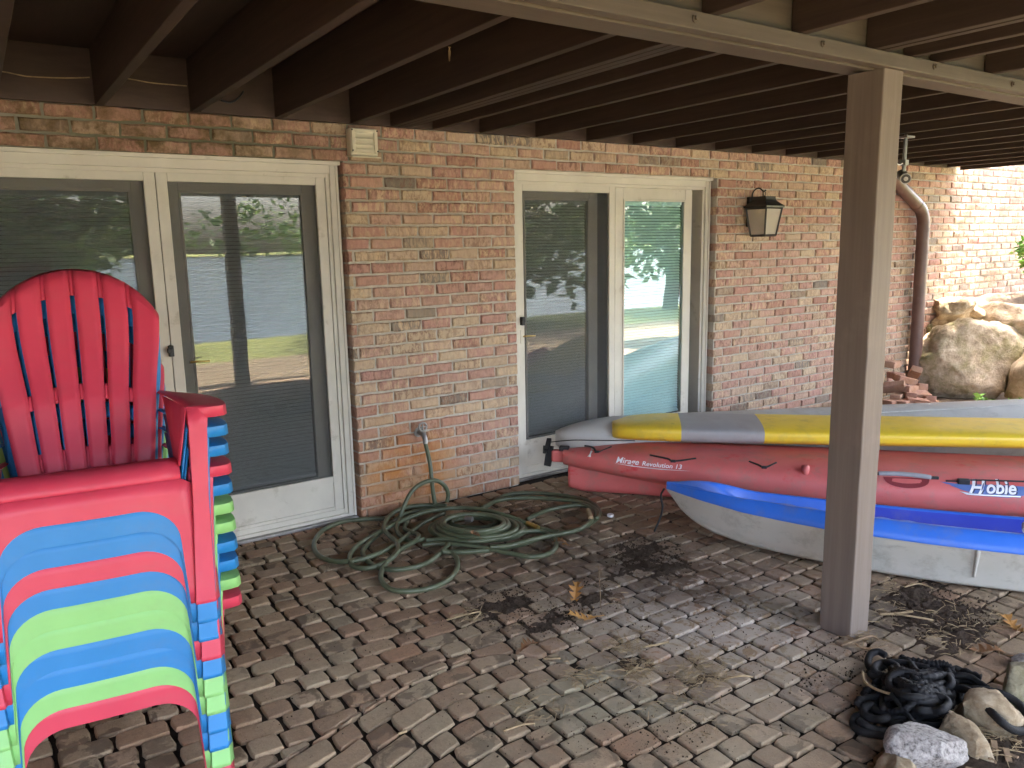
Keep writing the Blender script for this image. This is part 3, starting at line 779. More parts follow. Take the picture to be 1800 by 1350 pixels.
def bungee(s0, s1, zo=.0):
    pts = [(s0, .298, .002), ((s0+s1)/2-.03, .291, .008), ((s0+s1)/2+.01, .283, .008), (s1, .298, .002)]
    near_tube(kr, 'bungee', M['black'], RK, pts, .006)
    c = RK.P((s0+s1)/2+.005, RK.nz((s0+s1)/2, .282)+.008, .283); b = MB(); b.obox(Matrix.Translation(c) @ Mz, .03, .015, .016); b.build('cleat', M['black'], kr, bevel=.004)
bungee(.55, .82); bungee(1.12, 1.27); bungee(.13, .30)
# moulded bump, carry handle with painted recess shade, drain plug
c = RK.P(1.42, RK.nz(1.42, .272)-.012, .272); b = MB(); b.tube([c+Vector((0, 0, .03)), c+RK.n*.018+Vector((0, 0, .012)), c+RK.n*.012-Vector((0, 0, .04))], .022, 12, rf=lambda k: (1.0, .9, .5)[k]); b.build('moulded_lug', M['kred'], kr, smooth=True)
hd = [(1.80, .280, .010), (1.84, .283, .022), (1.92, .284, .030), (2.00, .281, .028), (2.06, .275, .012)]
near_tube(kr, 'side_handle', M['greyrub'], RK, hd, .0135, 10)
for s_, z_ in ((1.785, .279), (2.075, .273)):
    b = MB(); b.obox(Matrix.Translation(RK.P(s_, RK.nz(s_, z_)+.006, z_)) @ Mz, .05, .016, .02); b.build('handle_mount', M['blackmetal'], kr, bevel=.005)
b = MB(); ring = []   # dark red patch on the hull, painting the recess shadow below the handle
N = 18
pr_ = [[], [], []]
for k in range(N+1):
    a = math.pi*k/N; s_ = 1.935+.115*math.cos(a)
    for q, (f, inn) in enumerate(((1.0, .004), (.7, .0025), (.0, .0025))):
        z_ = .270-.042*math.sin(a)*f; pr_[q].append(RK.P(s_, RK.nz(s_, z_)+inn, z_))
b.grid(pr_); b.build('handle_recess_shade', simple('recess_shade_red', (.22, .03, .035), .7, .2), kr, smooth=True)
near_tube(kr, 'paddle_cord', M['black'], RK, [(2.13, .265, .004), (2.20, .266, .006), (2.28, .272, .006), (2.7, .274, .006), (3.2, .27, .006)], .005)
b = MB(); b.obox(Matrix.Translation(RK.P(2.215, RK.nz(2.215, .266)+.012, .266)) @ Mz, .06, .028, .034); b.build('paddle_clip', M['black'], kr, bevel=.006)
def decal(parent, name, text, mat, H, s0, z0, size, shear, lift, sx=1.0, slope=0.0, extra=0.0):
    cu = bpy.data.curves.new('txt', 'FONT'); cu.body = text; cu.size = size; cu.shear = shear; cu.offset = extra; cu.resolution_u = 4
    to = bpy.data.objects.new('txt', cu); COL.objects.link(to)
    me = bpy.data.meshes.new_from_object(to.evaluated_get(bpy.context.evaluated_depsgraph_get()))
    bpy.data.objects.remove(to)
    bm = bmesh.new(); bm.from_mesh(me); bmesh.ops.triangulate(bm, faces=bm.faces)
    bmesh.ops.subdivide_edges(bm, edges=[e for e in bm.edges if e.calc_length() > .012], cuts=2)
    b = MB()
    for v in bm.verts:
        s = s0 + v.co.x*sx; z = z0 + v.co.y + slope*v.co.x
        b.vert(H.P(s, H.nz(s, z)+lift, z))
    for f in bm.faces: b.face([v.index for v in f.verts])
    bm.free(); return b.build(name, mat, parent)
def patch(parent, name, mat, H, outline, lift):
    b = MB(); sc = sum(p[0] for p in outline)/len(outline); zc = sum(p[1] for p in outline)/len(outline)
    rr = []
    for f in (1, .66, .33, .01):
        rr.append([H.P(sc+(s-sc)*f, H.nz(sc+(s-sc)*f, zc+(z-zc)*f)+lift, zc+(z-zc)*f) for s, z in outline])
    b.grid(rr, True); return b.build(name, mat, parent, smooth=True)
bpy.context.view_layer.update()
patch(kr, 'model_stripe', M['white'], RK, [(.33, .2405), (.45, .2365), (.62, .2345), (.80, .240), (.62, .2315), (.45, .2330)], .004)
decal(kr, 'model_lettering', 'Mirage', M['white'], RK, .345, .2455, .046, .3, .004, 1.12, 0, .0007)
decal(kr, 'model_lettering', 'Revolution 13', M['white'], RK, .505, .2455, .034, .2, .004, 1.22, 0, .0004)
patch(kr, 'sticker', M['white'], RK, [(.165, .258), (.185, .258), (.195, .285), (.175, .285)], .004)
patch(kr, 'logo_badge', M['decalblue'], RK, [(2.10, .262), (2.2, .255), (2.3, .258), (2.46, .258), (2.64, .250), (2.54, .226), (2.42, .205), (2.30, .207), (2.20, .232)], .0035)
for lift, mt, off, dx, dz in ((.0055, 'decaldark', .0042, .004, -.002), (.0068, 'white', .0018, 0, 0)):
    decal(kr, 'logo_lettering', 'H', M[mt], RK, 2.225+dx, .220+dz, .078, .55, lift, 1.2, 0, off)
    decal(kr, 'logo_lettering', 'obie', M[mt], RK, 2.310+dx, .224+dz, .076, .35, lift, 1.08, 0, off)
    patch(kr, 'logo_swash', M[mt], RK, [(2.185+dx, .226+dz), (2.21+dx, .220+dz), (2.31+dx, .2165+dz), (2.475+dx, .2165+dz), (2.475+dx, .210+dz), (2.30+dx, .210+dz), (2.22+dx, .212+dz)], lift)

# blue over grey kayak in front
LB = 3.0
def hwB(s): return lerp([(0, .010), (.1, .065), (.2, .115), (.4, .19), (.6, .245), (.8, .285), (1.05, .315), (1.35, .345), (1.65, .36), (2.0, .35), (2.4, .27), (2.7, .17), (2.9, .07), (3.0, .01)], s)
def zgB(s): return lerp([(0, .272), (.2, .255), (.4, .238), (.8, .222), (1.2, .215), (1.8, .215), (2.4, .23), (3, .27)], s)
def zkB(s): return lerp([(0, .255), (.03, .22), (.08, .155), (.15, .100), (.25, .055), (.4, .022), (.6, .006), (.9, .002), (2.1, .002), (2.5, .03), (2.8, .12), (3, .25)], s)
BK = Hull((2.386+.012, -1.234-.016), (.6, -.8), LB, hwB, zkB, zgB)
kb = empty('kayak', BK.P(1.5, 0, 0), 0, 'small open kayak with bright blue top over a pale grey hull, nearest boat', 'kayak')
def halfsec(s):
    w, zg, zk = hwB(s), zgB(s), zkB(s); H = zg-zk
    f = sstep(.25, 1.3, s); q = lambda a, b_: (a+(b_-a)*f)*w
    return [(0, zk), (q(.30, .50), zk+.005*H), (q(.52, .76), zk+(.06-.04*f)*H), (q(.66, .85), zk+(.14-.06*f)*H), (q(.70, .87), zk+(.22-.06*f)*H), (q(.76, .885), zk+.30*H), (q(.84, .91), zk+.48*H), (q(.92, .945), zk+.68*H), (.98*w, zk+.86*H), (w, zg)]
ssB = SS(LB, 60); b = MB(); rows_ = []
for s in ssB:
    w_ = hwB(s); h_ = cat_rom([(n, z, 0) for n, z in halfsec(s)], 3); rows_.append([BK.P(s, -p[0], max(min(p[1], .006), p[1]-.20*(w_*.75+p[0])*sstep(.08, .5, s))) for p in h_[::-1]] + [BK.P(s, p[0], p[1]) for p in h_[1:]])
b.grid(rows_); b.build('hull', M['kgrey'], kb, auto=50, solid=.006, off=-1)
# blue deck: band leaning inward, rim, then the well
def coam(s): return sstep(.16, .55, s)*sstep(0, .4, LB-s)
b = MB(); rows_ = []
for s in ssB:
    w, zg = hwB(s), zgB(s); c = coam(s)
    rim = lerp([(0, .022), (.2, .042), (.5, .060), (.8, .065), (3, .065)], s)
    wi = w*.80 if s > .3 else w*(.55+.25*s/.3)
    floor = zg+rim+.004 - c*.15
    hs = [(w+.004, zg-.008), (w+.005, zg+.002), (w*.985, zg+rim*.35), (w*.93, zg+rim*.75), (w*.885, zg+rim*.96), (w*.86, zg+rim), (wi, zg+rim*.98), (wi*.965, zg+rim-.012*c), (wi*.90, floor+.05*c), (wi*.80, floor+.01*c), (wi*.4, floor), (0, floor)]
    heel = lambda n, z: max(.03, z - .20*max(0, w*.75-n)*sstep(.08, .5, s))
    rows_.append([BK.P(s, p[0], heel(p[0], p[1])) for p in hs] + [BK.P(s, -p[0], heel(-p[0], p[1])) for p in hs[-2::-1]])
ids = b.grid(rows_)
dk = b.build('deck', [M['kblue'], M['kdeep']], kb, smooth=True)
for f in dk.data.polygons:
    loc = f.center
    pass
n_ = len(rows_[0])-1
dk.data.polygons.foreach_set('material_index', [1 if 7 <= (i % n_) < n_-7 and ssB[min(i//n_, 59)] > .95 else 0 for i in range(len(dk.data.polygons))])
# scalloped foot braces moulded along the near inner wall
b = MB(); rows_ = []
for k in range(61):
    s_ = .56+.62*k/60; w = hwB(s_)*.79; sc_ = abs(math.sin((s_-.56)*math.pi/.105))**.7
    n0 = w*.96; z0 = zgB(s_)+.050
    rows_.append([BK.P(s_, n0, z0), BK.P(s_, n0-.02-.035*sc_, z0-.004), BK.P(s_, n0-.03-.05*sc_, z0-.03), BK.P(s_, n0-.035-.05*sc_, z0-.11)])
b.grid(rows_); b.build('foot_brace', M['kblue'], kb, smooth=True)
b = MB(); p0 = BK.P(1.72, -.10, .19); p1 = BK.P(1.60, .23, .30); b.tube([p0, p1, BK.P(1.585, .30, .298)], .016, 8); b.build('strap', M['greyrub'], kb)
b = MB(); b.tube(cat_rom([BK.P(-.012, .0, .26), BK.P(-.03, 0, .22), BK.P(-.02, .005, .16), BK.P(-.03, 0, .10), BK.P(-.06, .02, .02)], 5), .006, 6); b.build('bow_toggle', M['black'], kb, smooth=True)
b = MB(); bs = 1.46
for s in (1.40, 1.66):
    hp = halfsec(s); pts = [BK.P(s, hp[k][0]+.003, hp[k][1]) for k in (9, 8, 7, 6, 5)]; pts[0] = BK.P(s, hp[9][0]-.004, hp[9][1]-.012)
    b.tube(cat_rom(pts, 4), .011, 8, rf=lambda k: 1-.03*k)
b.build('moulded_rib', M['kgrey'], kb, smooth=True)

# yellow kayak with grey patch, leaning between red and grey hulls
LY = 4.3
YK = Hull((2.785, -.375), (.735, -.678), LY, ends(LY, .7, 1.6, .25, .5, .7, .40, .05), lambda s: .322, lambda s: .452-.03*max(0, 1-s/.35)**2-.012*s/2.5, 3.0, .60)
ky = empty('kayak', YK.P(2.1, 0, .2), 0, 'yellow kayak with a grey patch near its blunt tip, behind the red one', 'kayak')
b = MB(); YK.loft(b, [0, .006, .018, .04]+[x for x in SS(LY, 60) if x > .06], 44); yh = b.build('hull', [M['kyel'], M['kpatch']], ky, smooth=True)
for f in yh.data.polygons:
    p = wm(ky) @ f.center; s = (p-YK.o).dot(YK.d)
    if .40 < s < .90 and p.z > .335: f.material_index = 1
# grey canoe at the back
LG = 4.6
GK = Hull((2.50, -.14), (.872, -.49), LG, ends(LG, .95, 1.7, .225, .5, .7, .06, .05), lambda s: .15*max(0, 1-s/1.2)**1.8 + .01 + .10*max(0, 1-s/.35)**2.2, lambda s: .43-.075*max(0, 1-s/.45)**2+.004*s, 2.2, .62)
kg = empty('canoe', GK.P(2.3, 0, 0), 0, 'long pale grey canoe closest to the brick wall, behind the yellow kayak', 'canoe')
b = MB(); GK.loft(b, SS(LG, 64), 44); b.build('hull', M['kgrey2'], kg, smooth=True)
near_tube(kg, 'seam_strip', M['kgrey2'], GK, [(.5, .40, .001), (1, .413, .001), (2, .42, .001), (3, .43, .001), (4, .44, .001)], .005)
# ------------------------------------------------------------------ things on the wall
p0 = aty(618, 223, -.075); v = empty('vent_hood', (1.287, 0, 2.115), 0, 'cream louvred dryer vent high on the brick between the two doors', 'vent')
b = MB(); b.box(1.208, 1.366, -.060, -.0005, 2.045, 2.190); b.build('hood', M['vent'], v, bevel=.008)
b = frame_mb(1.212, 1.362, 2.062, 2.186, .020, -.072, -.0605); b.build('rim', M['vent'], v, bevel=.003)
b = MB()
for k in range(3):
    z = 2.166-.0305*k; b.grid([[(x, -.0625-.010*f+.004*math.sin(f*3), z-.030*f) for x in (1.233, 1.341)] for f in (0, .25, .5, .75, 1.0)]); b.grid([[(x, -.0725, z-.030) for x in (1.233, 1.341)], [(x, -.0615, z-.031) for x in (1.233, 1.341)]])
b.build('louvre', M['vent'], v, auto=30)
b = MB()
for sx, sz in ((1.215, 2.178), (1.359, 2.178), (1.215, 2.072), (1.359, 2.072)): b.lathe([(0, .0), (.004, .0)], (sx, -.0725, sz), 6); b.tube([(sx, -.0715, sz), (sx, -.0745, sz)], .0045, 8)
b.build('screw', M['black'], v)
b = MB(); b.grid([[(x, -.004-.085*f, 2.046-.012*f) for x in (1.205, 1.369)] for f in (0, .5, 1)]); b.build('drip_lip', M['vent'], v, solid=.006)

# wall lantern
lx, ly, lz = 4.535, -.125, 1.745
lan = empty('wall_lantern', (lx, 0, lz), 0, 'black wall lantern with clear panes to the right of the narrower door', 'lantern')
b = MB(); b.box(lx-.055, lx+.055, -.028, -.0005, 1.66, 1.885); b.build('backplate', M['blackmetal'], lan, bevel=.004)
b = MB(); hb, ht = .066, .094; zb, zt = 1.592, 1.798
def corner(h, sx, sy, z): return Vector((lx+sx*h, ly+sy*h, z))
for sx in (-1, 1):
    for sy in (-1, 1): b.tube([corner(hb, sx, sy, zb), corner(ht, sx, sy, zt)], .0085, 4)
for h, z in ((hb, zb), (ht, zt)):
    c = [corner(h, sx, sy, z) for sx, sy in ((-1, -1), (1, -1), (1, 1), (-1, 1))]
    for i in range(4): b.tube([c[i], c[(i+1) % 4]], .0085, 4)
b.build('cage', M['blackmetal'], lan)
b = MB(); b.box(lx-hb, lx+hb, ly-hb, ly+hb, zb-.006, zb+.002); b.build('base', M['blackmetal'], lan)
b = MB()
for i, (a, c) in enumerate((((-1, -1), (1, -1)), ((1, -1), (1, 1)), ((-1, 1), (-1, -1)))):
    q = [corner(hb-.003, *a, zb), corner(hb-.003, *c, zb), corner(ht-.003, *c, zt), corner(ht-.003, *a, zt)]; b.quad(*q)
b.build('glass_pane', M['lantern'], lan, solid=.002)
b = MB()
rf = [(.106, 1.800), (.108, 1.812), (.098, 1.820), (.080, 1.838), (.066, 1.850), (.060, 1.864), (.058, 1.880), (.060, 1.884), (.0, 1.888)]
b.grid([[(lx+sx*h, ly+sy*h, z) for sx, sy in ((-1, -1), (1, -1), (1, 1), (-1, 1))] for h, z in rf], True); b.build('roof', M['blackmetal'], lan)
b = MB(); b.tube(cat_rom([(lx-.02, -.025, 1.86), (lx-.02, -.030, 1.915), (lx-.014, -.055, 1.945), (lx-.006, -.085, 1.948), (lx, -.115, 1.925), (lx+.003, -.135, 1.932)], 6), .006, 8); b.build('hook_arm', M['blackmetal'], lan, smooth=True)
b = MB(); b.tube([(lx+.013*math.sin(k*.45), ly, 1.905+.017*math.cos(k*.45)) for k in range(15)], .0032, 6); b.build('ring', M['blackmetal'], lan, smooth=True)
for dx in (-.022, .022):
    b = MB(); b.tube([(lx+dx, ly+.01, zb), (lx+dx, ly+.01, zb+.085)], .010, 10); b.build('candle_sleeve', M['steel'], lan, smooth=True)
    b = MB(); b.lathe([(.006, .085), (.013, .102), (.014, .118), (.008, .142), (.001, .155)], (lx+dx, ly+.01, zb), 12); b.build('bulb', M['lantern'], lan, smooth=True)

# hose tap
tp = aty(742, 762, -.05); tx, tz = tp.x, tp.z
tap = empty('hose_tap', (tx, 0, tz), 0, 'corroded outdoor tap sticking out of the stained brick', 'tap')
b = MB(); b.tube([(tx, -.001, tz), (tx, -.008, tz)], .030, 16); b.tube([(tx, -.005, tz), (tx, -.07, tz-.005)], .014, 12); b.tube([(tx, -.06, tz), (tx, -.085, tz-.025), (tx, -.088, tz-.055)], .015, 12); b.build('body', M['steel'], tap, auto=40)
b = MB(); b.tube([(tx, -.055, tz+.005), (tx, -.060, tz+.035)], .007, 8); c = Vector((tx, -.062, tz+.042)); b.tube([c+Vector((.026*math.cos(k*.42), .0, .026*math.sin(k*.42))) for k in range(16)], .006, 8); b.tube([c-Vector((.025, 0, 0)), c+Vector((.025, 0, 0))], .004, 6); b.tube([c-Vector((0, 0, .025)), c+Vector((0, 0, .025))], .004, 6); b.build('handwheel', M['steel'], tap, smooth=True)

# downspout
ds = empty('downspout', (6.90, -.07, 0), 0, 'round brown downspout on the brick wall beside the boulders', 'downspout')
b = MB(); b.tube(cat_rom([(6.93, -.075, -.02), (6.93, -.075, .6), (6.92, -.075, 1.2), (6.91, -.075, 1.62), (6.90, -.075, 1.72), (6.84, -.075, 1.815), (6.70, -.075, 1.895), (6.50, -.075, 2.0), (6.30, -.075, 2.12)], 6), .056, 20); b.build('pipe', M['copper'], ds, smooth=True)
for p, q in (((6.916, -.075, 1.40), (6.916, -.075, 1.435)), ((6.912, -.075, 1.605), (6.912, -.075, 1.64)), ((6.93, -.075, .30), (6.93, -.075, .33)), ((6.80, -.075, 1.838), (6.77, -.075, 1.857))):
    b = MB(); b.tube([p, q], .0595, 20); b.build('joint_band', M['copper'], ds, auto=40)

# security camera under the last joists
_d = ray(1590, 312); sc0 = CAM + _d*((11*.4064+.021-CAM.x)/_d.x)
cm = empty('security_camera', sc0, 0, 'small grey bullet camera hanging from the far deck joist', 'camera')
dirv = (CAM-sc0); dirv.z -= .1; dirv.normalize(); dirv = (dirv+Vector((.25, 0, -.1))).normalized()
b = MB(); b.tube([sc0-dirv*.13, sc0-dirv*.12, sc0+dirv*.02, sc0+dirv*.05], .033, 20, rf=lambda k: (.8, 1, 1, 1.02)[k]); b.build('body', M['steel'], cm, auto=40)
b = MB(); b.tube([sc0+dirv*.0505, sc0+dirv*.053], .028, 20); b.build('lens_plate', M['blackmetal'], cm)
b = MB(); b.tube([sc0+dirv*.054, sc0+dirv*.058], .013, 16); b.build('lens', M['steel'], cm)
b = MB(); u3 = Vector((0, 0, 1)); b.tube([sc0-dirv*.05+u3*.03, sc0-dirv*.05+u3*.10, sc0-dirv*.05+Vector((0, 0, 2.196-sc0.z))], .012, 10); b.obox(Matrix.Translation(sc0-dirv*.05+u3*.085), .04, .04, .035); b.obox(Matrix.Translation(Vector((sc0.x-dirv.x*.05, sc0.y-dirv.y*.05, 2.192))), .09, .07, .012); b.build('mount', M['steel'], cm)
b = MB(); b.tube(cat_rom([sc0-dirv*.05+Vector((.01, 0, .1)), sc0-dirv*.05+Vector((-.05, 0, .07)), sc0-dirv*.05+Vector((-.14, 0, .10)), sc0-dirv*.05+Vector((-.16, 0, .185))], 6), .004, 6); b.build('cable', M['white'], cm, smooth=True)

# ------------------------------------------------------------------ garden hose
hz_ = {}
def HP(c, z=.014):
    return atz(500+c[0]/2.769, 680+c[1]/2.769, z)
hose = empty('garden_hose', (1.5, -.5, 0), 0, 'dark green garden hose tangled and coiled below the tap', 'hose')
strands = [
 ([(500, 641), (440, 641), (380, 645), (290, 655), (200, 690), (152, 740), (146, 790), (180, 830), (250, 850), (330, 848), (420, 825), (520, 780), (600, 720), (680, 660), (780, 612)], [.013, .013, .013, .013, .013, .013, .013, .013, .013, .02, .03, .03, .03, .03, .03]),
 ([(790, 578), (700, 576), (620, 582), (550, 602), (500, 642), (484, 690), (510, 724), (545, 755), (552, 795), (520, 836), (460, 868), (390, 884), (335, 872), (316, 830), (345, 780), (410, 735), (490, 692), (570, 652), (690, 608), (820, 590), (950, 595), (1060, 622), (1150, 652), (1215, 680), (1280, 700), (1335, 706)],
  [.05, .05, .05, .05, .04, .035, .035, .035, .035, .03, .02, .013, .013, .02, .02, .02, .03, .04, .06, .07, .07, .06, .04, .025, .013, .013]),
 ([(770, 800), (820, 812), (842, 850), (832, 900), (780, 950), (700, 982), (600, 995), (520, 986), (474, 945), (474, 895), (510, 840), (580, 782), (640, 748), (652, 722), (620, 708), (585, 690), (600, 650)], [.03, .02, .013, .013, .013, .013, .013, .013, .013, .013, .025, .03, .04, .04, .035, .02, .02]),
 ([(800, 765), (750, 815), (690, 858), (610, 882), (520, 890), (430, 868), (382, 815), (396, 775), (460, 715), (515, 665), (580, 622), (660, 600), (740, 590)], [.035, .02, .013, .013, .013, .013, .013, .013, .015, .02, .03, .03, .03]),
 ([(690, 748), (780, 742), (880, 752), (980, 748), (1080, 726), (1180, 703), (1262, 708), (1316, 745), (1318, 785), (1270, 818), (1190, 826), (1090, 808), (980, 786), (880, 770), (770, 762), (670, 770)], [.02, .03, .035, .04, .04, .03, .02, .013, .013, .013, .013, .015, .02, .025, .02, .013]),
 ([(760, 800), (850, 804), (960, 798), (1060, 786), (1160, 765), (1250, 735), (1340, 716), (1440, 690), (1515, 645), (1532, 605), (1495, 565), (1410, 537), (1280, 521), (1140, 518), (1060, 535), (1000, 572), (960, 600)], [.013]*17),
 ([(1180, 645), (1270, 604), (1370, 582), (1450, 577), (1500, 600), (1498, 645), (1440, 690), (1360, 712), (1300, 722), (1200, 745), (1100, 772), (1000, 780)], [.013, .02, .025, .025, .025, .025, .036, .036, .03, .03, .03, .03]),
 ([(960, 590), (1020, 560), (1100, 543), (1220, 541), (1360, 550), (1460, 566), (1520, 600), (1520, 640)], [.035, .03, .03, .03, .03, .03, .036, .036]),
 ([(560, 640), (545, 690), (570, 730), (620, 750), (680, 740)], [.04, .03, .02, .02, .02]),
]
b = MB()
for P_, zs in strands:
    b.tube(cat_rom([HP(c, z) for c, z in zip(P_, zs)], 7), .0125, 10)
rc = random.Random(4)
for (cx_, cy_, rx, ry, z0) in ((940, 690, 225, 62, .013), (935, 686, 195, 55, .013), (942, 685, 214, 60, .037), (930, 680, 180, 52, .037), (940, 672, 190, 52, .06), (930, 668, 160, 45, .06), (925, 655, 168, 45, .083), (922, 650, 150, 40, .1), (925, 655, 120, 30, .03), (920, 655, 105, 26, .055)):
    ph = rc.uniform(0, 6); pts = []
    for k in range(26):
        a = ph + k/26*2*math.pi; w = 1+.03*math.sin(2*a+ph)
        pts.append(HP((cx_+rx*w*math.cos(a), cy_+ry*w*math.sin(a)+ (z0*120)), z0+.004*math.sin(a*2+ph)))
    b.tube(cat_rom(pts, 3, True)+[Vector(pts[0])], .0125, 10, cap=False)
# standing loop against the wall and the riser from the tap
base = HP((575, 610), .02)
lp = [aty(500+x/2.769, 680+y/2.769, -.20) for x, y in ((560, 640), (578, 592), (598, 545), (630, 498), (680, 465), (738, 456), (782, 484), (797, 525), (790, 560))]
b.tube(cat_rom(lp, 6), .0125, 10)
rs = [Vector((tx, -.088, tz-.05))] + [aty(500+x/2.769, 680+y/2.769, yy) for x, y, yy in ((692, 300, -.09), (708, 370, -.10), (716, 440, -.13), (722, 500, -.16), (733, 570, -.2))]
b.tube(cat_rom(rs, 6), .0125, 10)
b.build('hose_line', M['hose'], hose, smooth=True)
def coupling(c0, c1, z, name='coupling', mt='brass'):
    b = MB(); a, d = HP(c0, z), HP(c1, z); n = 7
    b.tube([a+(d-a)*k/(n-1) for k in range(n)], .0165, 12, rf=lambda k: 1.0 if k % 2 else .86); b.build(name, M[mt], hose, auto=40)
coupling((1180, 664), (1235, 688), .032, 'coupling', 'brass'); coupling((1478, 600), (1492, 640), .04, 'coupling', 'deadplastic' if 'deadplastic' in M else 'straw')
coupling((880, 640), (915, 645), .10, 'coupling', 'steel')

# ------------------------------------------------------------------ tangled black rope
def CP(c, z): return atz(1380+c[0]/4.286, 1050+c[1]/4.286, z)
rope = empty('rope', CP((1000, 760), 0), 0, 'heap of thick black braided rope beside the post and stones', 'rope')
b = MB(); rr = random.Random(21)
def rope_tube(pts, r=.0115, n=10, knob=0):
    q = cat_rom(pts, 10)
    b.tube(q, r, 8, rf=(lambda k: 1+.22*math.cos(k*math.pi*.66)) if knob else (lambda k: 1+.06*(k % 2)))
RS = [([(760, 440), (700, 410), (645, 430), (625, 490), (650, 545), (710, 590), (790, 600)], [.03, .035, .03, .02, .02, .02, .03], 0),
 ([(900, 560), (830, 570), (770, 610), (760, 660), (800, 710), (860, 730)], [.07, .075, .07, .06, .05, .05], 1),
 ([(560, 800), (620, 770), (660, 800), (690, 880), (760, 940), (850, 960)], [.012, .03, .025, .013, .013, .02], 0),
 ([(600, 880), (530, 905), (515, 960), (560, 1005), (660, 1030), (780, 1040), (900, 1020)], [.03, .02, .013, .013, .013, .013, .02], 0),
 ([(560, 930), (600, 960), (680, 1000), (800, 1010)], [.03, .03, .02, .02], 0),
 ([(950, 900), (1010, 850), (1090, 840), (1200, 880), (1330, 985), (1460, 1090), (1545, 1180), (1545, 1240), (1450, 1235), (1350, 1190)], [.04, .07, .08, .085, .085, .07, .02, .012, .02, .03], 0),
 ([(1250, 690), (1340, 690), (1430, 735), (1540, 850), (1650, 955), (1740, 1005), (1830, 1000)], [.06, .08, .09, .10, .09, .06, .05], 0),
 ([(1250, 600), (1300, 590), (1390, 600), (1470, 650), (1530, 690)], [.03, .04, .04, .03, .02], 0),
 ([(1300, 680), (1400, 690), (1520, 700), (1650, 735), (1760, 800), (1840, 900)], [.05, .07, .08, .08, .07, .06], 0),
 ([(1270, 640), (1330, 620), (1420, 640), (1480, 680)], [.02, .02, .02, .02], 0),
 ([(860, 470), (980, 480), (1100, 500), (1190, 500), (1250, 540), (1240, 600)], [.03, .04, .045, .05, .04, .02], 1),
 ([(720, 730), (740, 790), (740, 860), (800, 920)], [.03, .04, .04, .03], 0)]
for P_, zs, kn in RS: rope_tube([CP(c, z) for c, z in zip(P_, zs)], .0125, 10, kn)
for k in range(24):      # knobbly strands heaped in the middle, crossing one another
    f = rr.uniform(-.92, .92); hw_ = 260*math.sqrt(1-f*f); y0 = 690+165*f; sk = rr.uniform(-55, 75)
    pts = [(1010+hw_*u_+rr.uniform(-16, 16), y0+sk*u_+34*math.sin(u_*2.2+k)+rr.uniform(-14, 14)) for u_ in (-1, -.55, -.05, .45, .95)]
    zz = .035+.075*(1-f*f)
    rope_tube([CP(c, max(.014, zz*(1-.55*abs(u_)**2)+rr.uniform(-.012, .012))) for c, u_ in zip(pts, (-1, -.55, -.05, .45, .95))], .0115, 10, k % 4 != 0)
for cx_, cy_, r1, r2, ph, n_ in ((900, 640, 120, 75, 1.0, 9), (1150, 640, 105, 60, 3.0, 9), (1090, 800, 140, 60, 4.6, 9), (860, 850, 120, 60, 2.2, 8), (700, 860, 110, 60, 0, 8), (760, 540, 90, 50, 2, 8)):
    rope_tube([CP((cx_+r1*math.cos(ph+q*.62), cy_+r2*math.sin(ph+q*.62)), (.085 if cx_ > 850 and cy_ < 840 else .035)+rr.uniform(-.01, .02)) for q in range(n_)], .012, 10, 0)
for k in range(26):      # under layer
    a = rr.uniform(0, 6.28); cx_, cy_ = 960+rr.uniform(-230, 260), 740+rr.uniform(-200, 180)
    pts = [(cx_+140*math.cos(a+t*1.3)*(1+.3*t), cy_+70*math.sin(a+t*1.3)) for t in (0, 1, 2, 3)]
    rope_tube([CP(c, rr.uniform(.012, .045)) for c in pts], .012, 10, k % 2)
b.build('strands', M['rope'], rope, smooth=True)
b = MB(); q = [CP(c, z) for c, z in (((585, 560), .07), ((600, 630), .06), ((680, 690), .065), ((800, 730), .085))]; b.tube(cat_rom(q, 6), .0045, 6); b.build('frayed_tie', M['straw'], rope, smooth=True)
b = MB(); q = [CP(c, z) for c, z in (((800, 730), .088), ((870, 820), .08), ((940, 900), .07), ((1000, 975), .05))]; b.tube(cat_rom(q, 6), .007, 6); b.build('strap', M['rope'], rope, smooth=True)

# ------------------------------------------------------------------ stones
def rock(name, c, size, rz, seed, mat, label, cat='rock', sub=5, rough=.20, tilt=(0, 0), group=None, flat=.0):
    bm = bmesh.new(); bmesh.ops.create_icosphere(bm, subdivisions=sub, radius=1)
    off = Vector((seed*3.1, seed*1.7, seed*.9)); rk = random.Random(seed)
    cuts = [(Vector((rk.gauss(0, 1), rk.gauss(0, 1), rk.gauss(0, .7))).normalized(), rk.uniform(.58, .82)) for _ in range(11)]
    for v in bm.verts:
        p = v.co.copy()
        for n_, d_ in cuts:
            e = p.dot(n_)-d_
            if e > 0: p -= n_*e*.95
        p *= 1 + rough*noise.noise(p*1.1+off)+rough*.5*noise.noise(p*2.6+off)+rough*.3*noise.noise(p*6+off)+rough*.16*noise.noise(p*14+off)+rough*.10*noise.noise(p*30+off)
        v.co = p
    bmesh.ops.scale(bm, vec=Vector(size), verts=bm.verts)
    bmesh.ops.rotate(bm, cent=(0, 0, 0), matrix=Matrix.Rotation(tilt[0], 3, 'X') @ Matrix.Rotation(tilt[1], 3, 'Y'), verts=bm.verts)
    me = bpy.data.meshes.new(name); bm.to_mesh(me); bm.free(); me.materials.append(mat)
    me.polygons.foreach_set('use_smooth', [True]*len(me.polygons))
    o = bpy.data.objects.new(name, me); COL.objects.link(o); o.location = c; o.rotation_euler = (0, 0, rz)
    return tag(o, label, cat, group)
VR = -.593
def rk_px(name, px, py, w, wpx, hpx, dep, seed, mat, label, **k):
    c = atw(px, py, w); s_ = w/F
    return rock(name, c, (wpx/2*s_*1.06, dep, hpx/2*s_*1.06), VR, seed, mat, label, **k)
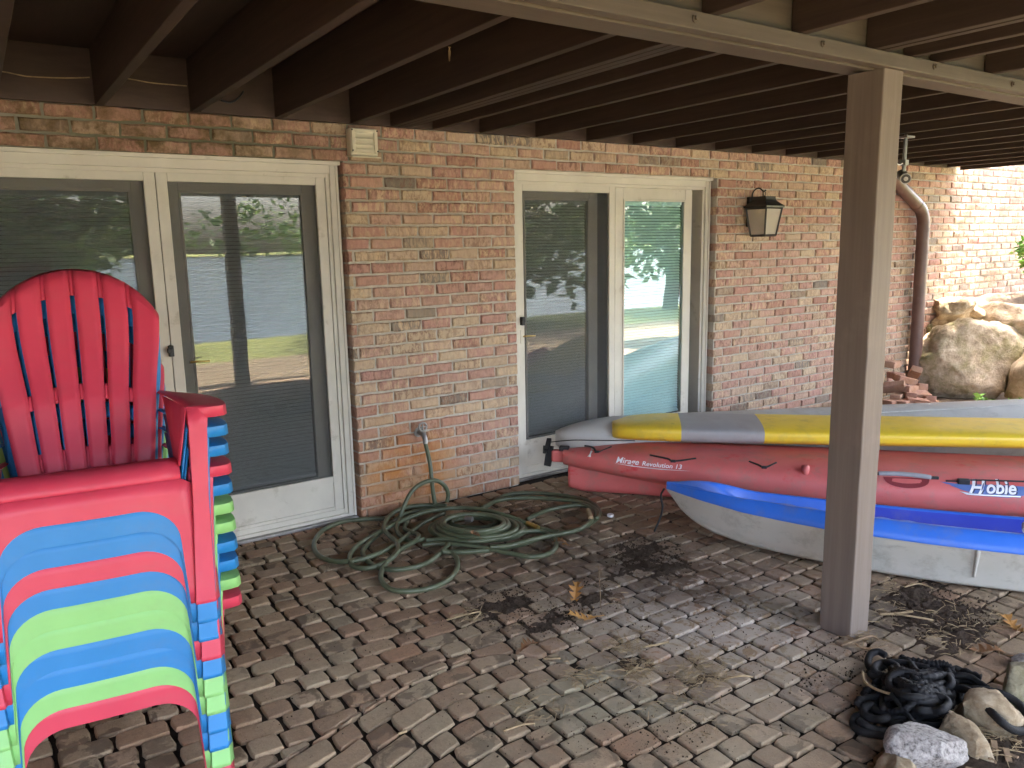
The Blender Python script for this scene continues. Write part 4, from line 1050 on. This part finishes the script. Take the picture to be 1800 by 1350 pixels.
rk_px('boulder', 1705, 632, 7.70, 178, 146, .34, 3, M['boulder'], 'largest mossy tan boulder, standing beside the foot of the downspout', sub=5)
rk_px('boulder', 1680, 540, 7.80, 92, 48, .20, 5, M['tanrock'], 'flat boulder lying on the left end of the biggest boulder', sub=4)
rk_px('boulder', 1737, 538, 8.25, 90, 44, .20, 6, M['tanrock'], 'pale boulder wedged behind the flat one against the wall', sub=4)
rk_px('boulder', 1782, 566, 7.75, 132, 80, .30, 8, M['boulder'], 'rounded long boulder resting on top of the biggest boulder at right', sub=4)
rk_px('boulder', 1815, 660, 7.40, 100, 116, .30, 9, M['boulder'], 'dark boulder cut by the right edge of the view', sub=4)
rk_px('stone', 1648, 570, 7.85, 32, 26, .08, 11, M['tanrock'], 'small round stone left of the flat boulder', sub=3)
rk_px('stone', 1634, 580, 7.85, 22, 22, .06, 12, M['mossrock'], 'tiny stone squeezed between the wall and the biggest boulder', sub=3)
rk_px('stone', 1716, 549, 7.75, 32, 20, .08, 14, M['tanrock'], 'small wedge stone between the two upper boulders', sub=3)
def rk_g(px, py, zc, size, rz, seed, mat, label, **k): return rock('stone', atz(px, py, zc), size, rz, seed, mat, label, **k)
rk_g(1627, 1318, .055, (.125, .095, .082), -.5, 31, M['granite'], 'black and white speckled granite stone in the front right corner', rough=.10)
rk_g(1692, 1300, .04, (.062, .125, .065), -.35, 33, M['tanrock'], 'narrow tan stone between the granite stone and the bigger tan one', rough=.12)
rk_g(1742, 1258, .05, (.115, .105, .080), -.2, 35, M['tanrock'], 'broad tan edging stone lying under a loop of black rope', rough=.14)
rk_g(1800, 1212, .05, (.10, .09, .085), .2, 37, M['mossrock'], 'moss covered edging stone at the right edge of the view', rough=.12)
rk_g(1575, 1362, .03, (.10, .08, .05), .3, 39, M['tanrock'], 'low stone cut by the bottom edge beside the granite stone', rough=.12)
rk_g(1800, 1165, .02, (.045, .04, .03), .2, 41, M['granite'], 'small pale pebble above the mossy stone', rough=.12, sub=3)

# soil bank behind the boulders, mulch corner
b = MB(); N = 70
rows_ = []
for j in range(31):
    r = []
    for i in range(N+1):
        x = 6.75 + 6.6*i/N; y = -2.6 + 2.59*j/30
        up = sstep(7.30, 7.75, x+.3*y); h = .90*up*sstep(-.60-.5*sstep(8.1, 9, x), -.22-.3*sstep(8.1, 9, x), y)
        h += .03*noise.noise(Vector((x*3, y*3, 0)))*(.3+up) + .015*noise.noise(Vector((x*9, y*9, 2)))
        r.append((x, y, max(h, -.03) + (.012 if y > -.6 else .0)))
    rows_.append(r)
b.grid(rows_); tag(b.build('soil_bank', M['soil'], smooth=True), kind='structure')
b = MB(); rows_ = []
for j in range(25):
    r = []
    for i in range(41):
        x = 1.55+2.6*i/40; y = -4.6+1.62*j/24
        e = sstep(0, .12, -2.98-.09*(x-1.6)-y)*sstep(1.55, 1.7, x)
        r.append((x, y, -.02+.055*e+.02*e*noise.noise(Vector((x*14, y*14, 0)))))
    rows_.append(r)
b.grid(rows_); tag(b.build('mulch_bed', M['dirt'], smooth=True), kind='structure')

# ------------------------------------------------------------------ loose bricks at the downspout
rbk = random.Random(9)
pile = [(1570, 640, 7.35, .2, (.1, .05)), (1574, 660, 7.3, .9, (0, .08)), (1592, 668, 7.2, -.4, (.05, .25)), (1571, 680, 7.1, 1.9, (.9, .2)), (1598, 683, 7.1, .1, (.0, .1)), (1612, 682, 7.25, 1.1, (.15, .3)),
        (1578, 697, 7.05, .3, (0, 0)), (1600, 695, 7.05, .6, (.05, .1)), (1616, 694, 7.1, -.3, (.4, .1)), (1590, 708, 6.95, .2, (0, 0)), (1568, 708, 6.95, .1, (0, .04)), (1612, 706, 6.95, -.7, (.1, .15)),
        (1630, 702, 7.1, .8, (.05, .2)), (1600, 716, 6.85, .15, (0, 0)), (1580, 718, 6.85, .25, (0, 0)), (1626, 714, 6.9, -.2, (0, .1)), (1640, 712, 7.0, .5, (.05, .0)), (1608, 655, 7.35, .7, (.3, .5)), (1560, 722, 6.8, .2, (0, 0)), (1645, 722, 6.9, -.5, (0, .05))]
for px, py, w, rz, tl_ in pile:
    c = atw(px, py, w); b = MB(); b.c = (rbk.uniform(.02, .62), rbk.uniform(0, .4), rbk.uniform(0, .4), 1)
    b.box(-.097, .097, -.045, .045, -.029, .029)
    o = b.build('loose_brick', M['brickpile'] if 'brickpile' in M else M['brick'], bevel=.004); o.location = c; o.rotation_euler = (tl_[0], tl_[1], rz)
    tag(o, 'loose red brick dumped in the heap at the foot of the downspout', 'brick', 'loose bricks heaped under the downspout')

# ------------------------------------------------------------------ leaves, twigs, dirt
def oak_leaf(c, size, rz, mat, label, curl=.3, tip=0, seed=1):
    rl = random.Random(seed); out = []
    lobes = 4
    half = [(0, .02)]
    for k in range(lobes):
        y = .12+.2*k; w = (.20, .30, .32, .20)[k]*rl.uniform(.8, 1.2)
        half += [(y, .045), (y+.05, w*.7), (y+.14, w), (y+.13, w*.55)]
    half += [(.93, .06), (1.0, .0)]
    b = MB(); b.c = (rl.random(), 0, 0, 1)
    def z3(x, y): return size*(curl*(x*x*2.2)+.10*math.sin(y*5+seed)+.06*math.sin(x*9))
    mid = [b.vert((0, (y-.5)*size, z3(0, y)+.004)) for y, w in half]
    for s_ in (-1, 1):
        e = [b.vert((s_*w*size, (y-.5+.05*(w > .1))*size, z3(w, y)+.004)) for y, w in half]
        for i in range(len(half)-1): b.face((mid[i], mid[i+1], e[i+1], e[i]) if s_ > 0 else (mid[i], e[i], e[i+1], mid[i+1]))
    b.tube([(0, -.5*size, .004), (.02*size, -.72*size, .008)], size*.012, 5)
    o = b.build('oak_leaf', mat, solid=.0006); o.location = c; o.rotation_euler = (tip, 0, rz); return tag(o, label, 'leaf')
oak_leaf(atz(1024, 1086, .012), .13, 1.1, M['leafy'], 'bright tan oak leaf lying flat below the other tan leaf', .35, .05, 3)
oak_leaf(atz(1012, 1044, .02), .12, -.9, M['leafy'], 'tan oak leaf standing curled on the dirty pavers', .5, .55, 4)
oak_leaf(atz(930, 1137, .010), .10, -1.4, M['deadleaf'], 'pale brown curled leaf left of the pine needle clumps', .6, .1, 6)
oak_leaf(atz(1735, 1146, .012), .12, .6, M['deadleaf'], 'reddish brown leaf right of the rope heap', .4, .1, 7)
oak_leaf(atz(1782, 1100, .012), .12, -.5, M['leafy'], 'orange brown leaf near the right edge behind the post', .4, .1, 9)
oak_leaf(atz(985, 955, .012), .09, .8, M['deadleaf'], 'small brown leaf caught in the right loop of the hose', .5, .2, 12)
oak_leaf(atz(993, 958, .012), .04, .2, M['leafy'], 'tiny yellow leaf right of the hose loops', .3, .1, 13)
oak_leaf(atz(835, 940, .11), .07, .2, M['deadleaf'], 'curled brown leaf caught on the hose coil', .6, .3, 14)
capc = atz(1073, 908, .0); b = MB(); b.lathe([(.0, .001), (.019, .001), (.02, .012), (.017, .015), (.0, .015)], capc, 18); tag(b.build('bottle_cap', M['white'], auto=40), 'small white cap on the dark pavers right of the hose', 'cap')
lt = [atz(1055, 1015, .0), atz(1053, 1060, .0)]
b = MB(); p_ = atz(1056, 1068, .0); b.tube([p_, p_+Vector((0, .005, .09)), p_+Vector((-.004, .01, .19))], .0022, 6); tag(b.build('twig', M['twig'], smooth=True), 'thin dry stem standing upright between the pavers', 'twig')
def twig(pts, r, label, mt='straw', branch=None):
    b = MB(); b.tube(cat_rom([atz(x, y, z) for x, y, z in pts], 5), r, 6, rf=lambda k: 1-.03*k*.5)
    if branch: b.tube(cat_rom([atz(x, y, z) for x, y, z in branch], 4), r*.7, 6)
    tag(b.build('twig', M[mt], smooth=True), label, 'twig')
twig([(1546, 1080, .012), (1580, 1078, .014), (1605, 1074, .03)], .006, 'pale forked stick on the wet ground right of the post', 'straw', [(1570, 1079, .012), (1600, 1083, .02), (1640, 1090, .008)])
twig([(1590, 1032, .01), (1615, 1026, .012), (1640, 1034, .01)], .004, 'thin curved twig under the nearest boat right of the post')
twig([(785, 1090, .01), (820, 1080, .02), (845, 1076, .015), (832, 1090, .01)], .004, 'dry root bit on the dark dirt below the hose')
twig([(1130, 1138, .008), (1160, 1132, .01), (1175, 1128, .008)], .004, 'short straw coloured stick in the middle of the pavers')
twig([(955, 1158, .008), (985, 1157, .012)], .0045, 'stubby pale twig near the brown curled leaf')
twig([(1270, 1195, .008), (1300, 1188, .03), (1322, 1190, .012)], .004, 'twig lying over the largest clump of needles')
twig([(885, 1285, .008), (918, 1274, .010), (940, 1272, .008)], .004, 'bent straw twig near the bottom edge of the view')
twig([(700, 1290, .008), (715, 1285, .010)], .005, 'tiny wood chip near the bottom middle')
twig([(1478, 1135, .008), (1500, 1128, .02), (1530, 1118, .02), (1545, 1124, .01)], .006, 'knobbly twig lying against the foot of the post', 'twig', [(1500, 1128, .02), (1520, 1140, .012), (1560, 1135, .01)])
# crumbs of soil: patches nobody could count
dp = MB(); rd = random.Random(17)
def crumbs(px, py, rx, ry, n, smin, smax):
    c = atz(px, py, 0); e1 = atz(px+rx, py, 0)-c; e2 = atz(px, py-ry, 0)-c
    for _ in range(n):
        a, r_ = rd.uniform(0, 6.283), math.sqrt(rd.random())*rd.uniform(.5, 1)
        p = c + e1*(r_*math.cos(a)) + e2*(r_*math.sin(a)); s_ = (smin+(smax-smin)*rd.random()**4)*.8
        M_ = Matrix.Translation(Vector((p.x, p.y, .001+s_*.25))) @ Matrix.Rotation(rd.uniform(0, 3), 4, Vector((rd.random()-.5, rd.random()-.5, rd.random())).normalized())
        dp.obox(M_, s_, s_*rd.uniform(.5, 1), s_*rd.uniform(.4, .8))
for a in ((890, 1065, 100, 50, 1000, .002, .010), (960, 1085, 70, 40, 600, .002, .010), (1130, 970, 90, 40, 1100, .002, .012), (1040, 1050, 60, 40, 350, .002, .009), (1170, 990, 70, 30, 500, .002, .012), (800, 1160, 260, 150, 500, .002, .006), (1200, 1150, 260, 140, 900, .002, .007), (1660, 1080, 130, 50, 1100, .002, .011), (1620, 1040, 90, 20, 300, .002, .009), (880, 895, 150, 20, 500, .002, .009), (1080, 1290, 300, 60, 500, .002, .007), (1480, 1190, 120, 80, 500, .002, .009), (520, 1150, 110, 160, 200, .002, .005), (700, 960, 110, 40, 200, .002, .007), (690, 910, 60, 10, 250, .002, .008)): crumbs(*a)
PT = [(890, 1065, .24, .12), (965, 1092, .17, .09), (1125, 965, .22, .16), (1170, 1000, .16, .10), (1660, 1075, .40, .14), (1045, 1050, .12, .07), (1590, 1045, .22, .08), (1230, 1195, .09, .05), (1110, 1170, .09, .07), (1700, 1125, .25, .08), (1090, 1010, .16, .07)]
PC = [(atz(a, b_, 0), r1, r2) for a, b_, r1, r2 in PT]
fl = MB(); NX, NY = 330, 210; ids = {}; X0, Y0, ST = .5, -3.05, .0095
def fh(x, y):
    m = 0
    for c, r1, r2 in PC: m += math.exp(-(((x-c.x)/r1)**2+((y-c.y)/r2)**2))
    q = Vector((x*9, y*9, 0)); n_ = noise.noise(q)*.5+noise.noise(q*2.7)*.35+noise.noise(q*7)*.25
    return -.017+.0215*min(m, 1.1)*(1+.85*n_)+.010*noise.noise(q*5)*min(m, 1)
H_ = [[fh(X0+i*ST, Y0+j*ST) for i in range(NX)] for j in range(NY)]
def vid(i, j):
    if (i, j) not in ids: ids[i, j] = fl.vert((X0+i*ST, Y0+j*ST, H_[j][i]))
    return ids[i, j]
for j in range(NY-1):
    for i in range(NX-1):
        if max(H_[j][i], H_[j][i+1], H_[j+1][i], H_[j+1][i+1]) > -.008: fl.face((vid(i, j), vid(i+1, j), vid(i+1, j+1), vid(i, j+1)))
tag(fl.build('washed_soil', M['washed'], smooth=True, recalc=False), kind='stuff')
tag(dp.build('soil_crumbs', M['dirt'], recalc=False), kind='stuff')
nd = MB()
def needles(px, py, rx, ry, n, l0, l1, zmax=.02):
    c = atz(px, py, 0); e1 = atz(px+rx, py, 0)-c; e2 = atz(px, py-ry, 0)-c
    for _ in range(n):
        a, r_ = rd.uniform(0, 6.283), math.sqrt(rd.random())
        p = c + e1*(r_*math.cos(a)) + e2*(r_*math.sin(a)); p.z = rd.uniform(.003, zmax); t = rd.uniform(0, 6.283); L = rd.uniform(l0, l1)
        d_ = Vector((math.cos(t), math.sin(t), rd.uniform(-.15, .25)))*L
        nd.tube([p, p+d_*.5+Vector((0, 0, rd.uniform(0, .004))), p+d_], rd.uniform(.0006, .0016), 4, cap=False)
for a in ((1100, 1140, 40, 14, 90, .015, .05), (1120, 1185, 30, 22, 120, .015, .05), (1235, 1190, 48, 30, 200, .015, .05, .03), (1030, 1195, 40, 18, 90, .015, .045), (940, 1250, 60, 30, 60, .015, .05), (1200, 1260, 80, 40, 80, .01, .04), (830, 1085, 35, 14, 30, .02, .06), (1700, 1110, 90, 45, 160, .02, .06), (1560, 1060, 25, 40, 70, .015, .05), (1750, 1320, 50, 30, 200, .02, .07, .05), (1180, 1120, 200, 90, 120, .01, .04), (870, 1150, 200, 90, 60, .01, .03), (1520, 1130, 40, 14, 60, .015, .05)): needles(*a)
tag(nd.build('pine_needles', M['straw'], recalc=False), kind='stuff')
ch = MB()
for _ in range(420):
    x, y = rd.uniform(1.62, 3.0), rd.uniform(-3.9, -3.02); L = rd.uniform(.012, .05)
    ch.obox(Matrix.Translation((x, y, .035+rd.uniform(0, .012))) @ Matrix.Rotation(rd.uniform(0, 6), 4, 'Z') @ Matrix.Rotation(rd.uniform(-.4, .4), 4, 'Y'), L, L*.35, .005)
tag(ch.build('wood_chips', M['twig'], recalc=False), kind='stuff')

# hanging dead leaf under a joist
b = MB(); p_ = atw(790, 82, 3.2); b.c = (.7, 0, 0, 1); b.grid([[p_+Vector((-.006*w, 0, -z)) for w in (-1, 0, 1)] for z, _ in ((0, 0),)]+[[p_+Vector((.006*w*q+.004*q, .008*abs(w), -z)) for w in (-1, 0, 1)] for z, q in ((.015, 1), (.035, .8), (.055, .25))])
tag(b.build('hanging_leaf', M['straw'], solid=.001), 'shrivelled tan leaf dangling from a joist near the beam', 'leaf')

# ------------------------------------------------------------------ plants
def leaf_quads(b, c, r, n, size, rnd, flat=1.0, hollow=.35):
    for _ in range(n):
        v = Vector((rnd.gauss(0, 1), rnd.gauss(0, 1), rnd.gauss(0, 1))).normalized()*(hollow+(1-hollow)*rnd.random()**.5)
        p = Vector(c)+Vector((v.x*r[0], v.y*r[1], v.z*r[2]))
        d1 = Vector((rnd.gauss(0, 1), rnd.gauss(0, 1), rnd.gauss(0, .6))).normalized(); d2 = d1.orthogonal().normalized()
        d2 = (d2*math.cos(rnd.random()*6)+d1.cross(d2)*math.sin(rnd.random()*6)); s_ = size*rnd.uniform(.6, 1.3)
        b.c = (rnd.random(), rnd.random(), 0, 1)
        b.face([b.vert(q) for q in (p-d1*s_, p+d2*s_*.38, p+d1*s_, p-d2*s_*.38)])
rl = random.Random(33)
sp = atw(1832, 458, 8.1)
shr = empty('shrub', (sp.x, sp.y, .95), 0, 'bright green leafy shrub on the bank above the boulders', 'shrub')
b = MB()
for k in range(16):
    c = sp+Vector((rl.gauss(0, .10), rl.gauss(0, .08), rl.gauss(0, .12))); leaf_quads(b, c, (.12, .12, .12), 46, .045, rl, hollow=.1)
b.build('foliage', M['shrub'], shr, recalc=False)
b = MB()
for k in range(6): b.tube([(sp.x+.02*k-.05, sp.y, .9), (sp.x+.05*k-.12, sp.y+.02*k, 1.15), sp+Vector((.08*k-.2, .02, .1))], .008, 6)
b.build('stem', M['bark'], shr)
for k, (px, py, w) in enumerate(((1735, 708, 7.0), (1775, 712, 6.95), (1795, 708, 7.0), (1722, 700, 7.15))):
    c = atw(px, py, w); b = MB(); leaf_quads(b, c, (.06, .06, .05), 22, .04, rl, hollow=.1)
    tag(b.build('weed', M['shrub'], recalc=False), 'small bright weed sprouting from the soil at the foot of the boulders', 'weed', 'weeds below the boulders')

# trees and woods on the lake side (seen mirrored in the door glass), plus one added shade tree
def tree(x, y, h, r, n, label, seed, low=.4):
    rt = random.Random(seed); t = empty('tree', (x, y, -.08), 0, label, 'tree')
    b = MB(); pts = [(x+rt.gauss(0, .06)*k, y+rt.gauss(0, .06)*k, -.2+h*.8*k/6) for k in range(7)]
    b.tube(cat_rom(pts, 4), .2, 12, rf=lambda k: 1-.028*k)
    for k in range(9):
        a = rt.uniform(0, 6.28); z = h*rt.uniform(low, .75); q = Vector((x, y, z)); e = q+Vector((math.cos(a)*r*.8, math.sin(a)*r*.8, rt.uniform(-.2, 1.2)))
        b.tube([q, (q+e)/2+Vector((0, 0, .2)), e], .05, 6, rf=lambda k: 1-.3*k)
    b.build('trunk', M['bark'], t, smooth=True)
    b = MB()
    for k in range(n):
        a = rt.uniform(0, 6.28); rr_ = r*math.sqrt(rt.random()); z = h*(low+(1-low)*rt.random())
        k_ = 1-.5*abs((z/h-low)/(1-low)-.4)
        leaf_quads(b, (x+math.cos(a)*rr_*k_, y+math.sin(a)*rr_*k_, z), (.7, .7, .5), 42, .15, rt, hollow=.2)
    b.build('crown', M['foliage'], t, recalc=False)
tree(1.9, -10.0, 9, 3.6, 95, 'tall broadleaf tree at the lake edge seen mirrored in the left door', 51, .62)
tree(.1, -8.4, 6, 1.55, 170, 'low spreading tree mirrored in the left pane behind the chairs', 52, .20)
tree(8.6, -9.0, 8, 2.6, 230, 'dense tree mirrored in the narrower door', 53, .10)
tree(13.6, -9.6, 8, 2.6, 200, 'dense tree mirrored in the right pane of the narrower door', 55, .12)
tree(12.0, -2.4, 10, 3.4, 200, 'added out-of-view tree shading the wall and boulders right of the deck', 54, .40)  # unseen tree, added to tone down the sun on brick and boulders
fw = MB(); rf_ = random.Random(60)
for k in range(150):
    x = -330+k*4.6+rf_.uniform(-3, 3); y = -262+rf_.uniform(-14, 14); h = rf_.uniform(9, 19)
    leaf_quads(fw, (x, y, h*.5), (rf_.uniform(5, 9), 5, h*.55), 70, 1.6, rf_, hollow=.5)
tag(fw.build('far_woods', M['foliage'], recalc=False), kind='stuff')

for o in bpy.data.objects:
    if o.parent is None and 'category' in o and 'kind' not in o: o['kind'] = 'thing'
